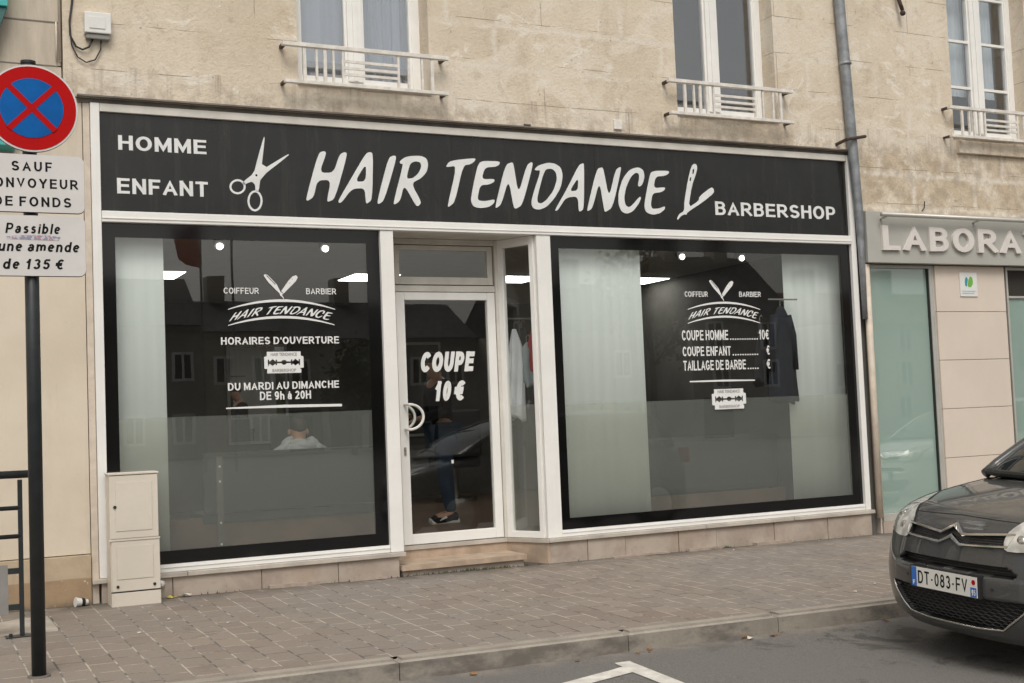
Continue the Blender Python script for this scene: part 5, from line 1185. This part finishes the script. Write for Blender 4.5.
def body_pose(pelvis, chest, neck, headc, sh, el, wr, hip, knee, ankle, toe, side):
    V = {}; E_ = []
    V['pelvis'] = (*pelvis, (.135, .115)); V['waist'] = (*((Vector(pelvis)+Vector(chest))/2), (.125, .10)); V['chest'] = (*chest, (.155, .115)); V['upper'] = (*(Vector(chest)*.4+Vector(neck)*.6), (.12, .085)); V['neck'] = (*neck, .055)
    V['jaw'] = (*(Vector(headc)-Vector((0, 0, .055))), (.066, .070)); V['head'] = (*(Vector(headc)+Vector((0, 0, .02))), (.080, .092)); V['crown'] = (*(Vector(headc)+Vector((0, 0, .085))), (.055, .060))
    E_ += chain('pelvis', 'waist', 'chest', 'upper', 'neck', 'jaw', 'head', 'crown')
    for k in (0, 1):
        q = 'lr'[k]
        V[q+'sh'] = (*sh[k], .060); V[q+'el'] = (*el[k], .044); V[q+'wr'] = (*wr[k], .030)
        E_ += [('upper', q+'sh'), (q+'sh', q+'el'), (q+'el', q+'wr')]
        V[q+'hip'] = (*hip[k], .090); V[q+'kn'] = (*knee[k], .060); V[q+'ca'] = (*(Vector(knee[k])*.65+Vector(ankle[k])*.35), .056); V[q+'an'] = (*ankle[k], .040); V[q+'to'] = (*toe[k], .034)
        E_ += [('pelvis', q+'hip')]+chain(q+'hip', q+'kn', q+'ca', q+'an', q+'to')
        dd = Vector(wr[k])-Vector(el[k]); add_hand(V, E_, q+'wr', dd, side, q, k)
    return V, E_
def clothes(t, V, items):
    """garments are thicker skins over the same joints"""
    for nm, mat_, ch, grow in items:
        names = []
        for c_ in ch:
            for n_ in c_:
                if n_ not in names: names.append(n_)
        VV = {}
        for n_ in names:
            r_ = V[n_][3]; r_ = r_ if isinstance(r_, tuple) else (r_, r_); VV[n_] = (*V[n_][:3], (r_[0]+grow, r_[1]+grow))
        EE = []
        for c_ in ch:
            for e in chain(*c_):
                if e not in EE: EE.append(e)
        link(nm, person_mesh(VV, EE), mat_, t, smooth=True)
FZ = .17
# seated customer, back to the window
P0 = Vector((3.085, .80, FZ-.05)); X = lambda a, b_, c: tuple(P0+Vector((a, b_, c)))
t = thing('person', (P0.x, P0.y, FZ), 'person in a grey hoodie sitting with their back to the left window', 'person')
V, E_ = body_pose(X(0, .10, .50), X(0, .0, .80), X(0, .03, .955), X(0, .06, 1.05), (X(-.19, .0, .89), X(.19, .0, .89)), (X(-.24, .12, .62), X(.24, .12, .62)), (X(-.12, .34, .60), X(.12, .34, .60)),
                  (X(-.10, .14, .48), X(.10, .14, .48)), (X(-.13, .55, .50), X(.13, .55, .50)), (X(-.13, .60, .09), X(.13, .60, .09)), (X(-.13, .76, .045), X(.13, .76, .045)), (1, 0, 0))
link('body', person_mesh(V, E_), 'skin', t, smooth=True)
clothes(t, V, [('hoodie', 'hoodie', [('pelvis', 'waist', 'chest', 'upper'), ('upper', 'lsh', 'lel', 'lwr'), ('upper', 'rsh', 'rel', 'rwr')], .040),
               ('trousers', 'jeans', [('pelvis', 'lhip', 'lkn', 'lca', 'lan'), ('pelvis', 'rhip', 'rkn', 'rca', 'ran')], .016), ('shoes', 'blackcloth', [('lan', 'lto')], .014), ('shoes', 'blackcloth', [('ran', 'rto')], .014)])
hc = Vector(X(0, .0, .915)); m_ = MB()
for k, (rr, zz, th) in enumerate(((.115, .0, .045), (.10, .03, .032), (.13, -.035, .05))): m_.tube([hc+Vector((rr*math.cos(a)*1.1, rr*.8*math.sin(a)-.01, zz+.02*math.sin(3*a+k)+.03*max(0, math.sin(a)))) for a in [q*math.pi/10 for q in range(0, 21)]], [th*(1+.15*math.sin(q*1.7)) for q in range(21)], 10, True)
m_.build('hood', 'hoodie', t, smooth=True)
m_ = MB()
for s_ in (-1, 1): m_.tube([hc+Vector((0, .01, -.03)), hc+Vector((s_*.11, .01, -.045)), hc+Vector((s_*.19, .01, -.09)), hc+Vector((s_*.235, .03, -.17)), hc+Vector((s_*.25, .08, -.29))], [.10, .10, .095, .09, .075], 14)
m_.build('hoodie_shoulders', 'hoodie', t, smooth=True)
head_extra(t, X(0, .06, 1.06), (0, 1, 0), 'hair')
# standing barber seen through the door
P0 = Vector((5.02, 2.25, FZ))
t = thing('person', tuple(P0), 'person standing inside beyond the door in blue jeans and black and white trainers', 'person')
V, E_ = body_pose(X(0, 0, .96), X(-.03, 0, 1.28), X(-.05, 0, 1.48), X(-.10, 0, 1.60), (X(-.04, -.19, 1.41), X(-.04, .19, 1.41)), (X(-.06, -.25, 1.13), X(-.06, .25, 1.13)), (X(-.30, -.20, 1.08), X(-.30, .18, 1.10)),
                  (X(0, -.09, .92), X(0, .09, .92)), (X(-.05, -.10, .50), X(.06, .10, .50)), (X(0.02, -.10, .09), X(.10, .11, .09)), (X(-.16, -.12, .045), X(-.08, .13, .045)), (0, 1, 0))
link('body', person_mesh(V, E_), 'skin', t, smooth=True)
clothes(t, V, [('top', 'blackcloth', [('pelvis', 'waist', 'chest', 'upper'), ('upper', 'lsh', 'lel', 'lwr'), ('upper', 'rsh', 'rel', 'rwr')], .018), ('jeans', 'jeans', [('pelvis', 'lhip', 'lkn', 'lca', 'lan'), ('pelvis', 'rhip', 'rkn', 'rca', 'ran')], .020)])
for q in 'lr':
    a, c = Vector(V[q+'an'][:3]), Vector(V[q+'to'][:3]); a.z = FZ+.05; c.z = FZ+.035
    sh_ = MB().tube([a+Vector((.06, 0, 0)), a+Vector((.0, 0, .012)), a*.5+c*.5, c, c+Vector((-.035, 0, -.008))], [.038, .048, .044, .038, .02], 12).build('trainer', 'blackcloth', t, smooth=True)
    MB().tube([Vector((a.x+.075, a.y, FZ+.014)), Vector((c.x-.055, c.y, FZ+.014))], [.030, .028], 10).build('sole', 'white', sh_); MB().tube([a*.6+c*.4+Vector((0, -.030, .02)), a*.15+c*.85+Vector((0, -.024, .0))], .016, 8).build('stripe', 'white', sh_)
head_extra(t, X(-.10, 0, 1.62), (-1, 0, 0), 'hair')

# ------------------------------------------------------------------ salon things
t = thing('bench', (3.0, .6, FZ), 'dark bench with a high back inside the opening hours window', 'bench')
B(2.18, 3.82, .46, .50, .55, 1.03, .01).build('backrest', 'benchm', t); B(2.18, 3.82, .50, 1.02, .46, .54, .015).build('seat', 'benchm', t)
for x in (2.28, 3.66):
    B(x, x+.05, .44, .46, FZ, 1.0, .003).build('leg', 'dark', t)
    B(x, x+.05, .95, 1.0, FZ, .52, .003).build('leg', 'dark', t)
    for z in (.92, .80, .47, .30): MB().ball((x+.025, .438, z), .010).build('bolt', 'white', t)
t = thing('bench', (7.0, .6, FZ), 'long dark sofa inside the price list window', 'sofa')
B(6.15, 7.92, .50, .66, .42, .96, .05).build('backrest', 'benchm', t); B(6.15, 7.92, .66, 1.15, .36, .55, .05).build('seat', 'benchm', t)
for x in (6.2, 7.8): B(x, x+.06, .55, 1.1, FZ, .36, .004).build('leg', 'dark', t)
B(1.9, 3.62, .52, .54, FZ, .515, .003).build('t', 'darkred'); o = bpy.data.objects['t']; o.name = 'low_partition'; tag(o, 'low brown wood partition behind the bench', 'partition')
B(6.1, 7.95, .46, .48, FZ, .41, .003).build('t', 'darkred'); o = bpy.data.objects['t']; o.name = 'low_partition'; tag(o, 'low brown wood partition behind the sofa', 'partition')
def garment(cx, cy, z1, z0, w1, w0, mat_, lab, grp, sleeve=True, fold=5, ph=0., flat=.45, amp=.22):
    m_ = MB(); n, k_ = 72, 22; rows = []
    for j in range(k_+1):
        u = j/k_; z = z1+(z0-z1)*u; ww = (w1+(w0-w1)*u)*min(1, .35+2.6*u**.8); rows.append([])
        for i in range(n):
            a = 2*math.pi*i/n; rr = 1+amp*math.sin(fold*a+ph+u*1.1+.5*math.sin(2*a+u*3))*min(1, u*2+.15)
            rows[-1].append(m_.b.verts.new((cx+ww*math.cos(a)*rr+.012*math.sin(5*u+ph), cy+flat*ww*math.sin(a)*rr, z+.03*math.sin(2*a+ph)*u+.012*math.sin(7*a)*u)))
    for p, q in zip(rows, rows[1:]):
        for i in range(n): m_.b.faces.new((p[i], p[(i+1) % n], q[(i+1) % n], q[i]))
    m_.b.faces.new(rows[0]); m_.b.faces.new(rows[-1])
    t_ = thing('hanging_garment', (cx, cy, z1), lab, 'garment', grp)
    m_.build('cloth', mat_, t_, smooth=True)
    if sleeve:
        for s_ in (-1, 1): MB().tube([(cx+s_*w1*.75, cy, z1-.09), (cx+s_*(w1+.02), cy-.01, z1-.28), (cx+s_*(w1+.045), cy-.0, z1-.62)], [.045, .042, .035], 12).build('sleeve', mat_, t_, smooth=True)
    MB().tube([(cx, cy, z1-.01), (cx, cy, z1+.05), (cx+.02, cy, z1+.07), (cx+.035, cy, z1+.05)], .004, 6).build('hanger_hook', 'greypanel', t_)
G = 'clothes hanging beside the door'
garment(5.045, .55, 2.02, 1.20, .055, .085, 'whitecloth', 'white barber cape hanging nearest the door behind the slanted side window', G, False, 5)
garment(5.175, .66, 2.04, 1.32, .06, .09, 'blackcloth', 'black cape trimmed with pale cloth hanging behind the white cape', G, False, 6, 1)
garment(5.165, .55, 1.90, 1.52, .045, .075, 'palecloth', 'short pale blue smock hanging to the right of the white cape', G, False, 4, 2)
garment(5.225, .53, 2.03, 1.62, .03, .05, 'redcloth', 'red garment half hidden behind the smock', G, False, 4, 2)
garment(7.74, .125, 2.19, 1.27, .10, .165, 'navy', 'long dark navy jacket hanging against the right hand blind', 'coats in the price list window', True, 6, .5, .25, .12)
garment(7.62, .30, 2.05, 1.45, .05, .09, 'blackcloth', 'black scarf hanging left of the navy jacket', 'coats in the price list window', False, 4, .2)
MB().tube([(4.98, .60, 2.12), (5.5, .60, 2.12)], .008, 8).build('t', 'greypanel'); o = bpy.data.objects['t']; o.name = 'coat_rail'; tag(o, 'thin coat rail by the slanted side window', 'coat rail')
MB().tube([(7.60, .125, 2.26), (7.95, .125, 2.26)], .008, 8).build('t', 'greypanel'); o = bpy.data.objects['t']; o.name = 'coat_rail'; tag(o, 'thin coat rail holding the navy jacket', 'coat rail')
sh = thing('product_shelf', (8.4, 4.6, 1.3), 'dark shelf of small hair product bottles deep inside the price list window', 'shelf')
for z in (1.28, 1.62, 1.96): B(7.9, 9-.45, 4.5, 4.75, z, z+.025).build('shelf_board', 'darkred', sh)
for i in range(3):
    for j in range(6):
        x = 7.96+.1*j; z = (1.305, 1.645, 1.985)[i]; c_ = random.choice(['redcloth', 'white', 'blackcloth', 'redcloth', 'greypanel'])
        o = MB().tube([(x, 4.6, z), (x, 4.6, z+.14), (x, 4.6, z+.15), (x, 4.6, z+.19)], [.032, .032, .012, .012], 12).build('bottle', c_, None, (x, 4.6, z), True); tag(o, 'small hair product bottle standing on the dark shelf', 'bottle', 'bottles on the salon shelf')
for k, x in enumerate((2.4, 4.2, 6.4)):
    t = thing('wall_mirror', (x, RY1-.03, 1.0), ('tall salon mirror deep behind the opening hours window', 'tall salon mirror deep behind the door', 'tall salon mirror deep behind the wide white blind')[k], 'mirror', 'mirrors on the back wall')
    B(x-.4, x+.4, RY1-.04, RY1, 1.0, 2.3, .005).build('frame', 'interiorw', t); B(x-.36, x+.36, RY1-.048, RY1-.041, 1.04, 2.26).build('mirror_glass', 'mirror', t)
    t = thing('barber_chair', (x, 5.2, FZ), ('black barber chair behind the opening hours window', 'black barber chair deep behind the door', 'black barber chair behind the price list window')[k], 'chair', 'barber chairs')
    MB().cyl((x, 5.2, FZ), (x, 5.2, FZ+.04), .28, 24).cyl((x, 5.2, FZ+.04), (x, 5.2, .6), .05).build('pedestal', 'chrome', t)
    B(x-.27, x+.27, 4.95, 5.45, .6, .74, .04).build('seat', 'blackplastic', t); B(x-.26, x+.26, 4.88, 5.0, .74, 1.35, .04).build('backrest', 'blackplastic', t)
    for s_ in (-1, 1): B(x+s_*.29-.03, x+s_*.29+.03, 5.0, 5.4, .86, .91, .015).build('armrest', 'blackplastic', t)

# ------------------------------------------------------------------ the other side of the square (seen in the glass)
def far_house(x0, x1, y, h, rh, mat_, roofm, storeys, label, chim=2, shops=False, yaw=0.):
    t = thing('town_house', ((x0+x1)/2, y, rz(x0, y)), label, 'house', 'houses across the square'); g0 = rz(x0, y)-.3
    B(x0, x1, y-9, y, g0, g0+h).build('wall', mat_, t)
    MB().prism([(x0, y+.4, g0+h), (x0, y-9.4, g0+h), (x0, y-4.5, g0+h+rh)], (x1-x0, 0, 0)).build('roof', roofm, t)
    B(x0, x1, y, y+.18, g0+h-.3, g0+h-.02).build('cornice', mat_, t)
    for k in range(chim):
        x = x0+(x1-x0)*(k+.4)/max(chim, 1); B(x-.5, x+.5, y-5.2, y-4.0, g0+h+.5, g0+h+rh+1.5).build('chimney', 'render2', t)
    n = max(2, int((x1-x0)/2.6))
    rg_ = random.Random(int(x0*10)+5)
    for s_ in range(storeys):
        for k in range(n):
            if rg_.random() < .22: continue
            x = x0+(x1-x0)*(k+.5)/n+rg_.uniform(-.3, .3); z = g0+1.0+s_*(h-.6)/storeys; hh = 1.6
            if s_ == 0 and shops:
                B(x-1.0, x+1.0, y, y+.05, g0+.4, g0+2.8).build('shop_window', 'darkglass', t); continue
            f = B(x-.62, x+.62, y, y+.06, z-.06, z+hh+.06).build('window', 'pvc', t)
            B(x-.44, x-.07, y+.062, y+.075, z+.1, z+hh-.1).build('pane', 'darkglass', f); B(x+.07, x+.44, y+.062, y+.075, z+.1, z+hh-.1).build('pane', 'darkglass', f)
HY = -62
far_house(-14, -1, HY, 7.6, 3.0, 'render1', 'tile', 2, 'cream house with a tiled roof across the square, first in the row', 2)
far_house(-1, 15.5, HY, 7.6, 3.2, 'render2', 'roof', 2, 'grey rendered house with a slate roof across the square, second in the row', 1)
far_house(15.5, 20, HY, 7.4, 2.2, 'render1', 'roof', 2, 'narrow cream house across the square', 1)
far_house(20, 33, HY, 7.0, 2.6, 'render2', 'roof', 2, 'long low grey house with shop windows across the square', 1, True)
far_house(33, 41, HY+6, 7.0, 3.4, 'render1', 'roof', 2, 'cream house with shop windows left of the tall mansard house', 2, True)
far_house(42, 49.5, HY+10, 7.6, 4.2, 'render2', 'roof', 3, 'tall grey house with a steep slate roof across the square', 2, True)
far_house(50, 63, HY+12, 7.0, 2.4, 'render3', 'tile', 3, 'white house right of the tall grey house', 2)
far_house(63, 80, HY+14, 6.4, 2.6, 'render3', 'roof', 2, 'long white house behind the far trees', 1)
MB().prism([(x, HY+2, z) for x, z in ((26, 9.0), (27, 9.0), (27.1, 12), (26.7, 15.5), (26.5, 16), (26.3, 15.5), (25.9, 12))], (0, -1, 0)).build('t', 'render2'); o = bpy.data.objects['t']; o.name = 'tall_chimney'; tag(o, 'slim dark chimney stack rising behind the low grey house', 'chimney')
def tree(x, y, h, r_, label, n=1500):
    g0 = rz(x, y); t = thing('street_tree', (x, y, g0), label, 'tree', 'trees across the square')
    tr = MB().tube([(x, y, g0), (x+.1, y, g0+h*.3), (x-.05, y, g0+h*.6), (x, y, g0+h*.85)], [.2, .15, .09, .03], 8)
    for k in range(7):
        a = k*2.4; z = g0+h*(.35+.07*k); tr.tube([(x, y, z), (x+r_*.45*math.cos(a), y+r_*.45*math.sin(a), z+h*.10), (x+r_*.75*math.cos(a), y+r_*.75*math.sin(a), z+h*.2)], [.07, .04, .015], 5)
    tr.build('trunk', 'bark', t)
    b_ = bmesh.new(); cl = [(random.uniform(-1, 1)*r_*.7, random.uniform(-1, 1)*r_*.7, g0+h*random.uniform(.42, .95)) for _ in range(16)]
    for _ in range(n):
        c_ = random.choice(cl); p = Vector((x+c_[0]+random.gauss(0, r_*.2), y+c_[1]+random.gauss(0, r_*.2), c_[2]+random.gauss(0, r_*.2)))
        s_ = random.uniform(.10, .22); u = Vector((random.gauss(0, 1), random.gauss(0, 1), random.gauss(0, 1))).normalized(); w_ = u.orthogonal().normalized()
        b_.faces.new([b_.verts.new(p+q) for q in (u*s_, w_*s_*.6, -u*s_, -w_*s_*.6)])
    m2 = bpy.data.meshes.new('c'); b_.to_mesh(m2); b_.free(); link('crown', m2, 'leaf', t)
for k, (x, y, h, r_) in enumerate(((31.5, -40, 10.5, 2.2), (47, -36, 7.5, 2.0), (51, -38, 8.5, 2.4), (54.5, -36, 7.0, 2.0), (58, -38, 9.0, 2.6), (64, -38, 8.0, 2.6), (21, -52, 6.0, 1.8))):
    tree(x, y, h, r_, ('slim tall tree across the square reflected in the price list window', 'rounded tree at the near end of the far tree row', 'second tree of the far tree row', 'shortest tree of the far tree row', 'broad tree in the middle of the far tree row', 'last tree of the far tree row', 'small tree before the low grey house')[k])
fx, fy = 9.7, -35
t = thing('flagpole', (fx, fy, rz(fx, fy)), 'tall grey flagpole on the square flying a red flag', 'flagpole')
MB().tube([(fx, fy, rz(fx, fy)), (fx, fy, 11.5)], [.06, .035], 10).build('pole', 'zinc', t)
c_ = MB(); vs = []
for i in range(13):
    u = i/12; vs.append((c_.b.verts.new((fx-.06-1.0*u, fy+.12*math.sin(u*7), 8.6-.35*u+.08*math.sin(u*9))), c_.b.verts.new((fx-.06-.75*u, fy+.15*math.sin(u*7+1), 6.9+.3*u))))
for p, q in zip(vs, vs[1:]): c_.b.faces.new((p[0], q[0], q[1], p[1]))
link('flag', c_.mesh(False), 'flagred', t, smooth=True)
MB().tube([(fx+1.1, fy, rz(fx, fy)), (fx+1.1, fy, 11.0)], [.06, .035], 10).build('t', 'zinc'); o = bpy.data.objects['t']; o.name = 'flagpole'; tag(o, 'bare grey flagpole beside the one with the red flag', 'flagpole')
